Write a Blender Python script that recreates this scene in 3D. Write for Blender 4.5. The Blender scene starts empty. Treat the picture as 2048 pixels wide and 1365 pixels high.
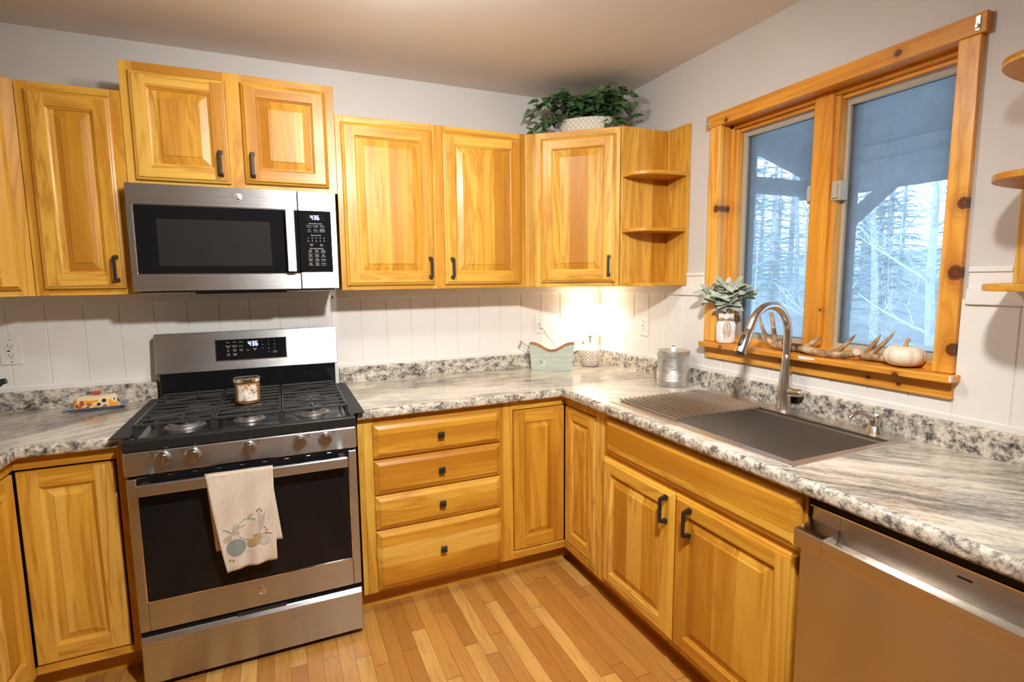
import bpy, math, random
from mathutils import Vector, Matrix, Euler

# ------------------------------------------------------------------ camera, world, lights
SC = bpy.context.scene
COL = SC.collection
sin, cos, pi, R = math.sin, math.cos, math.pi, math.radians

CAM_POS = Vector((-1.8560, -2.7473, 1.4343))
YAW, PIT, ROL, FPX, PPX, PPY = -0.4045, -0.1129, -0.0117, 1037.2, 1002.41, 675.906
_f = Vector((-sin(YAW)*cos(PIT), cos(YAW)*cos(PIT), sin(PIT)))
_r = Vector((cos(YAW), sin(YAW), 0)); _u = _r.cross(_f)
_r2 = _r*cos(ROL)+_u*sin(ROL); _u2 = _u*cos(ROL)-_r*sin(ROL)
cd = bpy.data.cameras.new('camera'); cam = bpy.data.objects.new('camera', cd); COL.objects.link(cam)
m = Matrix.Identity(4)
for i in range(3):
    m[i][0], m[i][1], m[i][2], m[i][3] = _r2[i], _u2[i], -_f[i], CAM_POS[i]
cam.matrix_world = m
cd.sensor_fit = 'HORIZONTAL'; cd.sensor_width = 36.0; cd.lens = FPX/2048*36.0
cd.shift_x = (1024-PPX)/2048; cd.shift_y = (PPY-682.5)/2048
cd.clip_start = 0.05; cd.clip_end = 200
SC.camera = cam

SC.view_settings.view_transform = 'Standard'; SC.view_settings.look = 'None'
SC.view_settings.gamma = 1.0; SC.view_settings.use_curve_mapping = False
SC.view_settings.exposure = 0.0
SC.cycles.use_denoising = True
SC.cycles.max_bounces = 10; SC.cycles.diffuse_bounces = 5; SC.cycles.glossy_bounces = 5
SC.cycles.transparent_max_bounces = 12; SC.cycles.transmission_bounces = 6
SC.cycles.sample_clamp_indirect = 6.0
SC.cycles.caustics_reflective = False; SC.cycles.caustics_refractive = False

# daylight outdoors, read cold by a camera balanced for lamp light
W = bpy.data.worlds.new('world'); SC.world = W; W.use_nodes = True
nt = W.node_tree; bg = nt.nodes['Background']
tcw = nt.nodes.new('ShaderNodeTexCoord'); sep = nt.nodes.new('ShaderNodeSeparateXYZ')
mr = nt.nodes.new('ShaderNodeMapRange'); cr = nt.nodes.new('ShaderNodeValToRGB')
nt.links.new(tcw.outputs['Generated'], sep.inputs[0]); nt.links.new(sep.outputs['Z'], mr.inputs['Value'])
mr.inputs['From Min'].default_value = -0.1; mr.inputs['From Max'].default_value = 0.9
nt.links.new(mr.outputs[0], cr.inputs[0])
cr.color_ramp.elements[0].color = (0.60, 0.81, 1.0, 1); cr.color_ramp.elements[1].color = (0.42, 0.68, 1.0, 1)
nt.links.new(cr.outputs[0], bg.inputs['Color']); bg.inputs['Strength'].default_value = 4.6

LAMP_WARM = (1.0, 0.80, 0.58)
def area(name, loc, size, power, col, rot=(0, 0, 0)):
    l = bpy.data.lights.new(name, 'AREA'); l.shape = 'DISK'; l.size = size; l.energy = power; l.color = col
    o = bpy.data.objects.new(name, l); o.location = loc; o.rotation_euler = rot; COL.objects.link(o); return o
def point(name, loc, rad, power, col):
    l = bpy.data.lights.new(name, 'POINT'); l.shadow_soft_size = rad; l.energy = power; l.color = col
    o = bpy.data.objects.new(name, l); o.location = loc; COL.objects.link(o); return o
CEIL = 2.455
MAIN_LAMP = (-1.58, -1.27); FILL_LAMP = (-1.37, -2.45)
LAMP_COL = (1.0, 0.98, 0.945)
point('main_ceiling_bulb', (MAIN_LAMP[0], MAIN_LAMP[1], CEIL-0.17), 0.06, 20, LAMP_COL)
spot = bpy.data.lights.new('fill_spot', 'SPOT'); spot.energy = 240; spot.color = LAMP_COL; spot.shadow_soft_size = 0.06
spot.spot_size = R(134); spot.spot_blend = 1.0  # added fill lamp, no such source seen; soft cone dims the edges
so_ = bpy.data.objects.new('fill_spot', spot); COL.objects.link(so_); so_.location = (FILL_LAMP[0], FILL_LAMP[1], CEIL-0.19)
SPOT_AIM = Vector((-1.10, -0.6, 0.55))-so_.location
so_.rotation_euler = SPOT_AIM.to_track_quat('-Z', 'Y').to_euler()
TABLE_LAMP = (-0.165, -0.140)
point('table_lamp_bulb', (TABLE_LAMP[0], TABLE_LAMP[1], 1.19), 0.028, 17.0, (1.0, 0.88, 0.66))

# ------------------------------------------------------------------ mesh helper
class G:
    """Collects shapes; obj() links them as ONE mesh object."""
    def __init__(s): s.v = []; s.f = []; s.m = []
    def quad(s, pts, m=0):
        b = len(s.v); s.v += [tuple(p) for p in pts]; s.f.append(tuple(range(b, b+len(pts)))); s.m.append(m)
    def box(s, x0, x1, y0, y1, z0, z1, m=0):
        b = len(s.v)
        s.v += [(x, y, z) for z in (z0, z1) for y in (y0, y1) for x in (x0, x1)]
        for q in ((0, 2, 3, 1), (4, 5, 7, 6), (0, 1, 5, 4), (2, 6, 7, 3), (0, 4, 6, 2), (1, 3, 7, 5)):
            s.f.append(tuple(b+i for i in q)); s.m.append(m)
    def grid(s, rows, m=0, closed_u=False, closed_v=False):
        b = len(s.v); n = len(rows); k = len(rows[0])
        for r in rows: s.v += [tuple(p) for p in r]
        for i in range(n if closed_v else n-1):
            for j in range(k if closed_u else k-1):
                a = b+i*k+j; c = b+i*k+(j+1) % k; d = b+((i+1) % n)*k+(j+1) % k; e = b+((i+1) % n)*k+j
                s.f.append((a, c, d, e)); s.m.append(m)
        return b
    def lathe(s, prof, n=32, c=(0, 0, 0), m=0, ax='z', fn=None, caps=True):
        rows = []
        for r, h in prof:
            row = []
            for i in range(n):
                t = 2*pi*i/n; rr = r*(fn(t, h) if fn else 1)
                a, b2 = rr*cos(t), rr*sin(t)
                p = {'z': (a, b2, h), 'y': (a, h, -b2), 'x': (h, a, b2)}[ax]
                row.append((c[0]+p[0], c[1]+p[1], c[2]+p[2]))
            rows.append(row)
        b = s.grid(rows, m, closed_u=True)
        if caps:
            if prof[0][0] > 1e-5: s.f.append(tuple(reversed(range(b, b+n)))); s.m.append(m)
            if prof[-1][0] > 1e-5:
                q = b+(len(prof)-1)*n; s.f.append(tuple(range(q, q+n))); s.m.append(m)
    def tube(s, pts, rad, n=8, m=0, caps=True, flat=1.0):
        pts = [Vector(p) for p in pts]; k = len(pts)
        if not hasattr(rad, '__len__'): rad = [rad]*k
        t0 = (pts[1]-pts[0]).normalized()
        up = Vector((0, 0, 1)) if abs(t0.z) < .9 else Vector((1, 0, 0))
        nx = t0.cross(up).normalized(); rows = []
        for i in range(k):
            t = (pts[min(i+1, k-1)]-pts[max(i-1, 0)])
            t = t.normalized() if t.length > 1e-9 else t0
            nx = (nx-t*nx.dot(t)); nx = nx.normalized() if nx.length > 1e-6 else t.orthogonal().normalized()
            ny = t.cross(nx)
            rows.append([pts[i]+nx*(rad[i]*cos(2*pi*j/n))+ny*(rad[i]*flat*sin(2*pi*j/n)) for j in range(n)])
        b = s.grid(rows, m, closed_u=True)
        if caps:
            s.f.append(tuple(reversed(range(b, b+n)))); s.m.append(m)
            q = b+(k-1)*n; s.f.append(tuple(range(q, q+n))); s.m.append(m)
    def prism(s, poly, z0, z1, m=0, ms=None, ax='z'):
        n = len(poly); b = len(s.v)
        mp = {'z': lambda a, c, h: (a, c, h), 'y': lambda a, c, h: (a, h, c), 'x': lambda a, c, h: (h, a, c)}[ax]
        for h in (z0, z1): s.v += [mp(a, c, h) for a, c in poly]
        s.f.append(tuple(reversed(range(b, b+n)))); s.m.append(m)
        s.f.append(tuple(range(b+n, b+2*n))); s.m.append(m)
        for i in range(n):
            j = (i+1) % n; s.f.append((b+i, b+j, b+n+j, b+n+i)); s.m.append(m if ms is None else ms)
    def shift(s, d): s.v = [(a+d[0], b+d[1], c+d[2]) for a, b, c in s.v]; return s
    def xf(s, M): s.v = [tuple(M @ Vector(p)) for p in s.v]; return s
    def obj(s, name, mats, parent=None, world=False, loc=None, rotz=0, smooth=None, bevel=0, seg=2, fix=True):
        if world and parent is not None:
            d = parent.location; s.shift((-d.x, -d.y, -d.z))
        me = bpy.data.meshes.new(name); me.from_pydata(s.v, [], s.f)
        if not isinstance(mats, (list, tuple)): mats = [mats]
        for mt in mats: me.materials.append(mt)
        me.polygons.foreach_set('material_index', s.m)
        if fix:
            import bmesh
            bm = bmesh.new(); bm.from_mesh(me); bmesh.ops.recalc_face_normals(bm, faces=bm.faces); bm.to_mesh(me); bm.free()
        if smooth is not None:
            me.polygons.foreach_set('use_smooth', [True]*len(me.polygons)); me.set_sharp_from_angle(angle=R(smooth))
        me.update()
        o = bpy.data.objects.new(name, me); COL.objects.link(o)
        if parent is not None: o.parent = parent
        if loc is not None: o.location = loc
        if rotz: o.rotation_euler = (0, 0, rotz)
        if bevel:
            b = o.modifiers.new('bevel', 'BEVEL'); b.width = bevel; b.segments = seg; b.limit_method = 'ANGLE'; b.angle_limit = R(40)
        return o

def tag(o, label, cat, group=None):
    o['label'] = label; o['category'] = cat
    if group: o['group'] = group
    return o
def thing(name, label, cat, loc=(0, 0, 0), rotz=0, group=None):
    o = bpy.data.objects.new(name, None); o.empty_display_size = .05
    COL.objects.link(o); o.location = loc; o.rotation_euler = (0, 0, rotz)
    return tag(o, label, cat, group)
def struct(o): o['kind'] = 'structure'; return o
def part_label(o, t): o['label'] = t; return o
def copy_tree(o, parent=None):
    c = o.copy(); COL.objects.link(c); c.parent = parent
    for ch in [k for k in bpy.data.objects if k.parent == o]: copy_tree(ch, c)
    return c

def text_mesh(g, body, size, at, m=0, M=None, align='CENTER', extrude=0.0):
    """flat lettering in the local XZ plane facing -y, appended to the mesh g"""
    cu = bpy.data.curves.new('t', 'FONT'); cu.body = body; cu.size = size; cu.align_x = align; cu.align_y = 'CENTER'
    cu.resolution_u = 2; cu.extrude = extrude
    ob = bpy.data.objects.new('t', cu); COL.objects.link(ob)
    dg = bpy.context.evaluated_depsgraph_get(); dg.update()
    me = bpy.data.meshes.new_from_object(ob.evaluated_get(dg))
    b = len(g.v)
    for v in me.vertices:
        p = Vector((v.co.x, -v.co.z, v.co.y))
        if M is not None: p = M @ p
        g.v.append((p.x+at[0], p.y+at[1], p.z+at[2]))
    for p in me.polygons: g.f.append(tuple(b+i for i in p.vertices)); g.m.append(m)
    bpy.data.objects.remove(ob); bpy.data.curves.remove(cu); bpy.data.meshes.remove(me)

# ------------------------------------------------------------------ materials
class N:
    """short node-tree writer"""
    def __init__(s, name):
        s.mat = bpy.data.materials.new(name); s.mat.use_nodes = True; s.t = s.mat.node_tree
        s.b = s.t.nodes['Principled BSDF']; s.out = s.t.nodes['Material Output']
    def n(s, kind, **kw):
        x = s.t.nodes.new('ShaderNode'+kind)
        for k, v in kw.items(): setattr(x, k, v)
        return x
    def set(s, sock, v):
        if isinstance(v, bpy.types.NodeSocket): s.t.links.new(v, sock)
        elif v is not None: sock.default_value = v
    def math(s, op, a, b=0.0, c=None, clamp=False):
        x = s.n('Math', operation=op); x.use_clamp = clamp
        s.set(x.inputs[0], a); s.set(x.inputs[1], b)
        if c is not None: s.set(x.inputs[2], c)
        return x.outputs[0]
    def vmath(s, op, a, b):
        x = s.n('VectorMath', operation=op); s.set(x.inputs[0], a); s.set(x.inputs[1], b); return x.outputs[0]
    def mapping(s, v, loc=(0, 0, 0), rot=(0, 0, 0), scale=(1, 1, 1)):
        x = s.n('Mapping'); s.set(x.inputs[0], v); x.inputs[1].default_value = loc; x.inputs[2].default_value = rot; x.inputs[3].default_value = scale
        return x.outputs[0]
    def noise(s, v, scale=5, detail=2, rough=.5, dist=0, out=0):
        x = s.n('TexNoise'); s.set(x.inputs['Vector'], v); x.inputs['Scale'].default_value = scale
        x.inputs['Detail'].default_value = detail; x.inputs['Roughness'].default_value = rough; x.inputs['Distortion'].default_value = dist
        return x.outputs[out]
    def ramp(s, f, stops, interp='LINEAR'):
        x = s.n('ValToRGB'); s.set(x.inputs[0], f); e = x.color_ramp; e.interpolation = interp
        while len(e.elements) < len(stops): e.elements.new(.5)
        for i, (p, c) in enumerate(stops): e.elements[i].position = p; e.elements[i].color = tuple(c)+(1,)
        return x.outputs[0]
    def mix(s, f, a, b, blend='MIX'):
        x = s.n('Mix', data_type='RGBA', blend_type=blend); s.set(x.inputs[0], f)
        def c(v): return v if isinstance(v, bpy.types.NodeSocket) else tuple(v)+(1,)
        s.set(x.inputs[6], c(a)); s.set(x.inputs[7], c(b)); return x.outputs[2]
    def obj(s): return s.n('TexCoord').outputs['Object']
    def sep(s, v):
        x = s.n('SeparateXYZ'); s.set(x.inputs[0], v); return x.outputs
    def comb(s, x, y, z):
        c = s.n('CombineXYZ'); s.set(c.inputs[0], x); s.set(c.inputs[1], y); s.set(c.inputs[2], z); return c.outputs[0]
    def white(s, v, dims='3D'):
        x = s.n('TexWhiteNoise', noise_dimensions=dims); s.set(x.inputs['Vector' if dims != '1D' else 'W'], v); return x.outputs[0]
    def rnd(s): return s.n('ObjectInfo').outputs['Random']
    def fin(s, color=None, rough=.5, metal=0, spec=.5, coat=0, coat_rough=.1, bump=None, bump_d=.001, bump_s=1.0, alpha=None, trans=None):
        b = s.b
        if color is not None: s.set(b.inputs['Base Color'], color if isinstance(color, bpy.types.NodeSocket) else tuple(color)+(1,))
        s.set(b.inputs['Roughness'], rough); b.inputs['Metallic'].default_value = metal
        b.inputs['Specular IOR Level'].default_value = spec
        b.inputs['Coat Weight'].default_value = coat; b.inputs['Coat Roughness'].default_value = coat_rough
        if bump is not None:
            x = s.n('Bump'); s.set(x.inputs['Height'], bump); x.inputs['Distance'].default_value = bump_d; x.inputs['Strength'].default_value = bump_s
            s.t.links.new(x.outputs[0], b.inputs['Normal'])
        return s.mat

def plain(name, col, rough=.5, metal=0, spec=.5, coat=0, var=0.04):
    k = N(name); n = k.noise(k.obj(), 14, 3)
    d = tuple(max(0, c*(1-var)) for c in col); l = tuple(min(1, c*(1+var)) for c in col)
    return k.fin(k.ramp(n, [(.3, d), (.7, l)]), rough, metal, spec, coat)

def wood(name, axis, light, mid, dark, rough=.40, coat=.16, strip=.09, knots=.5, lines=1.0, strip_amt=.5, at=()):
    k = N(name); co = k.obj(); rn = k.rnd()
    off = k.comb(k.math('MULTIPLY', rn, 37.3), k.math('MULTIPLY', rn, 91.7), k.math('MULTIPLY', rn, 53.1))
    xyz = k.sep(co)
    across = xyz[0] if axis == 'z' else xyz[2]
    if axis == 'x': st = k.mapping(co, scale=(1.1, 11, 11))
    elif axis == 'y': st = k.mapping(co, scale=(11, 1.1, 11)); across = xyz[0]
    else: st = k.mapping(co, scale=(11, 11, 1.1))
    # glued-up strips: every strip has its own tone and its own figure
    sid = k.math('FLOOR', k.math('ADD', k.math('DIVIDE', across, strip), k.math('MULTIPLY', rn, 17.0)))
    sw = k.white(k.comb(sid, k.math('MULTIPLY', rn, 100.0), 0.0))
    st = k.vmath('ADD', st, off); st = k.vmath('ADD', st, k.comb(k.math('MULTIPLY', sw, 23.0), k.math('MULTIPLY', sw, 11.0), k.math('MULTIPLY', sw, 31.0)))
    low = k.noise(st, .55, 2, .5, .4)
    figure = k.noise(st, .8, 3, .55, 1.1)
    rings = k.math('PINGPONG', k.math('MULTIPLY', figure, 11.0), 1.0)
    rings = k.math('POWER', rings, 2.2)
    fine = k.noise(k.vmath('MULTIPLY', st, (9, 9, 9) if axis == 'q' else ((2.2, 9, 9) if axis == 'x' else ((9, 2.2, 9) if axis == 'y' else (9, 9, 2.2)))), 1.0, 3, .6)
    t = k.math('ADD', k.math('MULTIPLY', low, .60), k.math('MULTIPLY', fine, .22))
    t = k.math('ADD', t, k.math('MULTIPLY', k.math('SUBTRACT', sw, .5), .75*strip_amt))
    base = k.ramp(t, [(.18, dark), (.40, mid), (.62, light)])
    col = k.mix(k.math('MULTIPLY', rings, .72*lines), base, (mid[0]*.66, mid[1]*.50, mid[2]*.40))
    if knots:
        kv = k.vmath('ADD', k.mapping(co, scale=((3.0, 6, 6) if axis == 'x' else ((6, 3, 6) if axis == 'y' else (6, 6, 3.0)))), off)
        vo = k.n('TexVoronoi', feature='F1'); k.set(vo.inputs['Vector'], kv); vo.inputs['Scale'].default_value = 1.0
        gate = k.math('LESS_THAN', k.sep(vo.outputs['Color'])[0], .17*knots)
        d = k.math('MULTIPLY', gate, k.math('SUBTRACT', 1.0, k.math('DIVIDE', vo.outputs['Distance'], .10), clamp=True))
        col = k.mix(k.math('MULTIPLY', d, 1.2, clamp=True), col, tuple(c*.42 for c in dark))
    if at:        # the big knots of the window trim, at their places (y, z, radius)
        dm = None
        for ky, kz, kr in at:
            q = k.math('DIVIDE', k.math('SUBTRACT', xyz[1], ky), kr); w = k.math('DIVIDE', k.math('SUBTRACT', xyz[2], kz), kr*(1.15 if axis == 'z' else .9))
            d = k.math('SQRT', k.math('ADD', k.math('MULTIPLY', q, q), k.math('MULTIPLY', w, w)))
            dm = d if dm is None else k.math('MINIMUM', dm, d)
        dm = k.math('ADD', dm, k.math('MULTIPLY', k.math('SUBTRACT', fine, .5), .5))
        halo = k.math('MULTIPLY', k.math('SUBTRACT', 1.0, k.math('DIVIDE', dm, 3.2), clamp=True), k.math('ADD', .35, k.math('MULTIPLY', k.math('PINGPONG', k.math('MULTIPLY', dm, 2.3), 1.0), .45)))
        col = k.mix(halo, col, (.36, .10, .012))
        core = k.math('MULTIPLY', k.math('SUBTRACT', 1.05, dm), 5.0, clamp=True)
        col = k.mix(core, col, k.mix(k.math('PINGPONG', k.math('MULTIPLY', dm, 4.0), 1.0), (.085, .026, .008), (.16, .05, .015)))
    return k.fin(col, rough, 0, .32, coat, .22, bump=fine, bump_d=.0006, bump_s=.25)

HK = dict(light=(.74, .445, .085), mid=(.65, .335, .036), dark=(.43, .175, .012))
M = {}
M['cab_v'] = wood('hickory_vertical', 'z', **HK)
M['cab_h'] = wood('hickory_horizontal', 'x', **HK)
PN = dict(light=(.86, .45, .085), mid=(.76, .34, .042), dark=(.48, .17, .016))
KNOTS = [(-0.483, 0.502, 0.017), (-0.478, 0.302, 0.021), (-0.486, 0.074, 0.018), (0.447, 0.602, 0.015), (-0.279, 0.99, 0.013), (0.403, 0.975, 0.01), (-0.358, -0.019, 0.01), (0.357, -0.012, 0.008), (-0.255, -0.048, 0.007), (-0.35, -0.055, 0.007), (-0.025, 0.168, 0.005)]
M['pine_v'] = wood('pine_vertical', 'z', rough=.35, strip=.3, knots=0, lines=.9, at=KNOTS, **PN)
M['pine_y'] = wood('pine_horizontal', 'y', rough=.35, strip=.3, knots=0, lines=.9, at=KNOTS, **PN)

def floor_mat():
    k = N('oak_strip_floor'); co = k.obj(); x, y, z = k.sep(co)[:3]
    wd, ln = .0572, .62
    ci = k.math('FLOOR', k.math('DIVIDE', x, wd)); cx = k.math('FRACT', k.math('DIVIDE', x, wd))
    r1 = k.white(k.comb(ci, 3.0, 0.0))
    yy = k.math('ADD', k.math('DIVIDE', y, ln), k.math('MULTIPLY', r1, 7.0))
    ri = k.math('FLOOR', yy); cy = k.math('FRACT', yy)
    tone = k.white(k.comb(ci, ri, 1.0))
    st = k.vmath('ADD', k.mapping(co, scale=(26, 2.2, 1)), k.comb(k.math('MULTIPLY', tone, 60), k.math('MULTIPLY', tone, 33), 0.0))
    g1 = k.noise(st, 1.0, 4, .6, .8); g2 = k.noise(k.vmath('MULTIPLY', st, (5, 3, 1)), 1.0, 3, .6)
    col = k.ramp(tone, [(0, (.40, .165, .030)), (.35, (.50, .225, .045)), (.7, (.57, .285, .062)), (1, (.68, .39, .11))])
    rings = k.math('POWER', k.math('PINGPONG', k.math('MULTIPLY', g1, 9.0), 1.0), 2.5)
    col = k.mix(k.math('MULTIPLY', rings, .35), col, (.27, .115, .03))
    col = k.mix(k.math('MULTIPLY', k.math('SUBTRACT', g2, .45, clamp=True), .9), col, (.24, .10, .028))
    worn = k.noise(co, 2.3, 3); col = k.mix(k.math('MULTIPLY', k.math('SUBTRACT', worn, .52, clamp=True), 1.4, clamp=True), col, (.36, .20, .09))
    gx = k.math('LESS_THAN', k.math('MINIMUM', cx, k.math('SUBTRACT', 1.0, cx)), .016)
    gy = k.math('LESS_THAN', k.math('MINIMUM', cy, k.math('SUBTRACT', 1.0, cy)), .0022)
    col = k.mix(k.math('MULTIPLY', k.math('MAXIMUM', gx, gy), .75), col, (.10, .04, .012))
    return k.fin(col, k.math('ADD', .28, k.math('MULTIPLY', worn, .18)), 0, .45, .1, .2)
M['floor'] = floor_mat()

def stone(name, ang, stretch, speck=.5, dark=0.0, sc=1.0, turn=0):
    k = N(name); co = k.obj()
    if turn:      # the veins swing round the corner into the side run
        yy = k.sep(co)[1]; th = k.n('MapRange', interpolation_type='SMOOTHSTEP'); k.set(th.inputs[0], yy)
        th.inputs[1].default_value = .15; th.inputs[2].default_value = -.75; th.inputs[3].default_value = 0; th.inputs[4].default_value = turn
        vr = k.n('VectorRotate', rotation_type='Z_AXIS'); k.set(vr.inputs['Vector'], co); k.set(vr.inputs['Angle'], th.outputs[0]); v = vr.outputs[0]
    else: v = k.mapping(co, rot=(0, 0, ang), scale=(sc, sc, sc))
    warp = k.noise(v, 2.6, 3, .5, out=1)
    v = k.vmath('ADD', v, k.vmath('MULTIPLY', k.vmath('SUBTRACT', warp, (.5, .5, .5)), (.10, .10, .10)))
    s = k.vmath('MULTIPLY', v, (1.0, stretch, stretch))
    a = k.noise(s, 4.0, 6, .70, .35); b = k.noise(s, 30.0, 5, .74, .4); c = k.noise(k.vmath('MULTIPLY', v, (1, 1.9, 1.9)), 2.0, 3)
    fl = k.noise(co, 230.0, 3, .7); fl2 = k.noise(co, 85.0, 4, .7)
    t = k.math('ADD', k.math('MULTIPLY', a, .50), k.math('MULTIPLY', b, .36))
    t = k.math('ADD', t, k.math('MULTIPLY', k.math('SUBTRACT', c, .5), .50))
    t = k.math('ADD', t, k.math('MULTIPLY', k.math('SUBTRACT', fl2, .5), .62*speck))
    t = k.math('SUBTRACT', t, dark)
    if turn:      # lamp-lit back run and dimmer side run, painted in as a tone gradient
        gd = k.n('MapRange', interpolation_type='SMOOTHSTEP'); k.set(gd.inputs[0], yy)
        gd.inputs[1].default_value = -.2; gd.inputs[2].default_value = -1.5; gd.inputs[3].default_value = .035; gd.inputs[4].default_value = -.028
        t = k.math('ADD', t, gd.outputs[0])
    col = k.ramp(t, [(.25, (.045, .042, .040)), (.325, (.17, .155, .14)), (.39, (.37, .335, .285)), (.45, (.57, .52, .435)), (.56, (.75, .70, .60))])
    rust = k.math('MULTIPLY', k.math('SUBTRACT', k.noise(s, 6.0, 4, .6), .56, clamp=True), 2.6, clamp=True)
    col = k.mix(rust, col, (.42, .30, .19))
    dk = k.math('MULTIPLY', k.math('SUBTRACT', fl, .60, clamp=True), 5.0*speck, clamp=True)
    col = k.mix(dk, col, (.05, .045, .045))
    return k.fin(col, .15, 0, .5, 0)
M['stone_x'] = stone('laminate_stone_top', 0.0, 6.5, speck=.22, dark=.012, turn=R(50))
M['stone_l'] = stone('laminate_stone_left_run', R(-44), 6.5, speck=.22, dark=.02)
M['stone_e'] = stone('laminate_stone_edge', R(20), 1.6, speck=.9, dark=.016, sc=8.5)

def brushed(name, col, rough, along='x', amt=.12, spread=0):
    k = N(name); sc = {'x': (3, 300, 300), 'y': (300, 3, 300), 'z': (300, 300, 3)}[along]
    n = k.noise(k.mapping(k.obj(), scale=sc), 1.0, 3, .6)
    big = k.noise(k.obj(), 6, 2)
    c = k.mix(n, tuple(v*.93 for v in col), tuple(min(1, v*1.05) for v in col))
    r = k.math('ADD', rough-amt/2, k.math('MULTIPLY', k.math('ADD', k.math('MULTIPLY', n, .7), k.math('MULTIPLY', big, .3)), amt))
    mat = k.fin(c, r, 1.0)
    if spread:      # fine horizontal brushing spreads reflections vertically
        geo = k.n('NewGeometry'); wn = k.white(k.vmath('MULTIPLY', geo.outputs['Position'], (9173.0, 7919.0, 8837.0)))
        dz = k.math('MULTIPLY', k.math('SUBTRACT', wn, .5), spread)
        nn = k.n('VectorMath', operation='NORMALIZE'); k.set(nn.inputs[0], k.vmath('ADD', geo.outputs['Normal'], k.comb(0.0, 0.0, dz)))
        k.t.links.new(nn.outputs[0], k.b.inputs['Normal'])
    return mat
M['steel'] = brushed('brushed_steel', (.53, .54, .55), .26, spread=.7)
M['steel_y'] = brushed('brushed_steel_side', (.56, .51, .46), .16, 'y', spread=.8)
M['sink'] = brushed('sink_steel', (.50, .46, .42), .40, 'y')
M['rim'] = brushed('sink_rim_steel', (.78, .72, .65), .34, 'y')
M['nickel'] = brushed('brushed_nickel', (.64, .60, .55), .24, 'z', .08)
M['rod'] = plain('steel_rod', (.56, .57, .59), .32, 1.0)
M['gapstrip'] = plain('black_silicone', (.016, .016, .016), .5, 0, .3)
M['chrome'] = plain('chrome', (.85, .83, .80), .06, 1.0, var=.01)
M['galv'] = (lambda k: k.fin(k.ramp(k.noise(k.obj(), 45, 3, .6), [(.3, (.50, .50, .49)), (.7, (.76, .76, .74))]), .40, 1.0))(N('galvanised_metal'))
M['blackglass'] = plain('black_glass', (.008, .008, .009), .05, 0, .22)
M['blackenamel'] = plain('black_enamel', (.016, .018, .017), .18, 0, .5)
M['castiron'] = plain('cast_iron', (.028, .026, .024), .36, 0, .6)
M['blackmetal'] = plain('black_hardware', (.014, .013, .013), .38, 0, .5)
M['black'] = plain('black_gap', (.010, .009, .008), .8, 0, .1)
M['blackplastic'] = plain('black_plastic', (.02, .02, .02), .35)
M['white_trim'] = plain('white_painted_boards', (.80, .775, .735), .42, 0, .4, var=.015)
M['wall'] = (lambda k: k.fin(k.ramp(k.noise(k.obj(), 3, 2), [(.3, (.595, .575, .555)), (.7, (.625, .605, .585))]), .42, 0, .35, bump=k.noise(k.obj(), 160, 3), bump_d=.002, bump_s=.12))(N('greige_wall_paint'))
M['ceiling'] = (lambda k: k.fin(k.ramp(k.noise(k.obj(), 3, 2), [(.3, (.79, .765, .73)), (.7, (.82, .795, .76))]), .8, 0, .2, bump=k.noise(k.obj(), 200, 3), bump_d=.002, bump_s=.15))(N('beige_ceiling_paint'))
M['plastic_white'] = plain('white_plastic', (.80, .78, .74), .35, var=.01)
M['ceramic'] = plain('white_ceramic', (.82, .80, .77), .22, 0, .5, .3, var=.02)
M['sash_beige'] = plain('beige_sash_frame', (.42, .37, .29), .5, var=.02)
M['sash_dark'] = plain('dark_sash_gasket', (.035, .036, .04), .5)
M['print_white'] = plain('pale_print', (.62, .62, .60), .5)
M['print_dark'] = plain('dark_print', (.02, .02, .02), .5)

def emit(name, col, strength, base=(.8, .8, .8)):
    k = N(name); k.fin(base, .5); k.b.inputs['Emission Color'].default_value = tuple(col)+(1,); k.b.inputs['Emission Strength'].default_value = strength
    return k.mat
M['digits'] = emit('display_digits', (.35, .42, 1.0), 9.0)
M['shade'] = emit('lit_lamp_shade', (1.0, .93, .80), 3.5, (.85, .82, .76))
M['bulb'] = emit('lit_bulb', (1.0, .88, .66), 12.0)
M['dome'] = emit('lit_ceiling_dome', (1.0, .92, .80), 26)

def glass_mat():
    k = N('window_glass'); t = k.t; t.nodes.remove(k.b)
    fr = k.n('Fresnel'); fr.inputs[0].default_value = 1.45
    tr = k.n('BsdfTransparent'); tr.inputs[0].default_value = (.93, .96, .97, 1)
    gl = k.n('BsdfGlossy'); gl.inputs['Roughness'].default_value = .02
    mx = k.n('MixShader'); geo = k.n('NewGeometry'); t.links.new(k.math('MULTIPLY', fr.outputs[0], k.math('SUBTRACT', 1.0, geo.outputs['Backfacing'])), mx.inputs[0]); t.links.new(tr.outputs[0], mx.inputs[1]); t.links.new(gl.outputs[0], mx.inputs[2])
    t.links.new(mx.outputs[0], k.out.inputs[0]); return k.mat
M['glass'] = glass_mat()
def screen_mat():
    k = N('insect_screen_mesh'); t = k.t; t.nodes.remove(k.b)
    tr = k.n('BsdfTransparent'); tl = k.n('BsdfTranslucent'); df = k.n('BsdfDiffuse')
    tl.inputs[0].default_value = (.62, .66, .70, 1); df.inputs[0].default_value = (.09, .09, .095, 1)
    ad = k.n('AddShader'); mx = k.n('MixShader'); t.links.new(tl.outputs[0], ad.inputs[0]); t.links.new(df.outputs[0], ad.inputs[1])
    w = k.noise(k.obj(), 18, 4, .6); k.set(mx.inputs[0], k.math('ADD', .30, k.math('MULTIPLY', w, .16)))
    t.links.new(tr.outputs[0], mx.inputs[1]); t.links.new(ad.outputs[0], mx.inputs[2]); t.links.new(mx.outputs[0], k.out.inputs[0]); return k.mat
M['screen'] = screen_mat()

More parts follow.
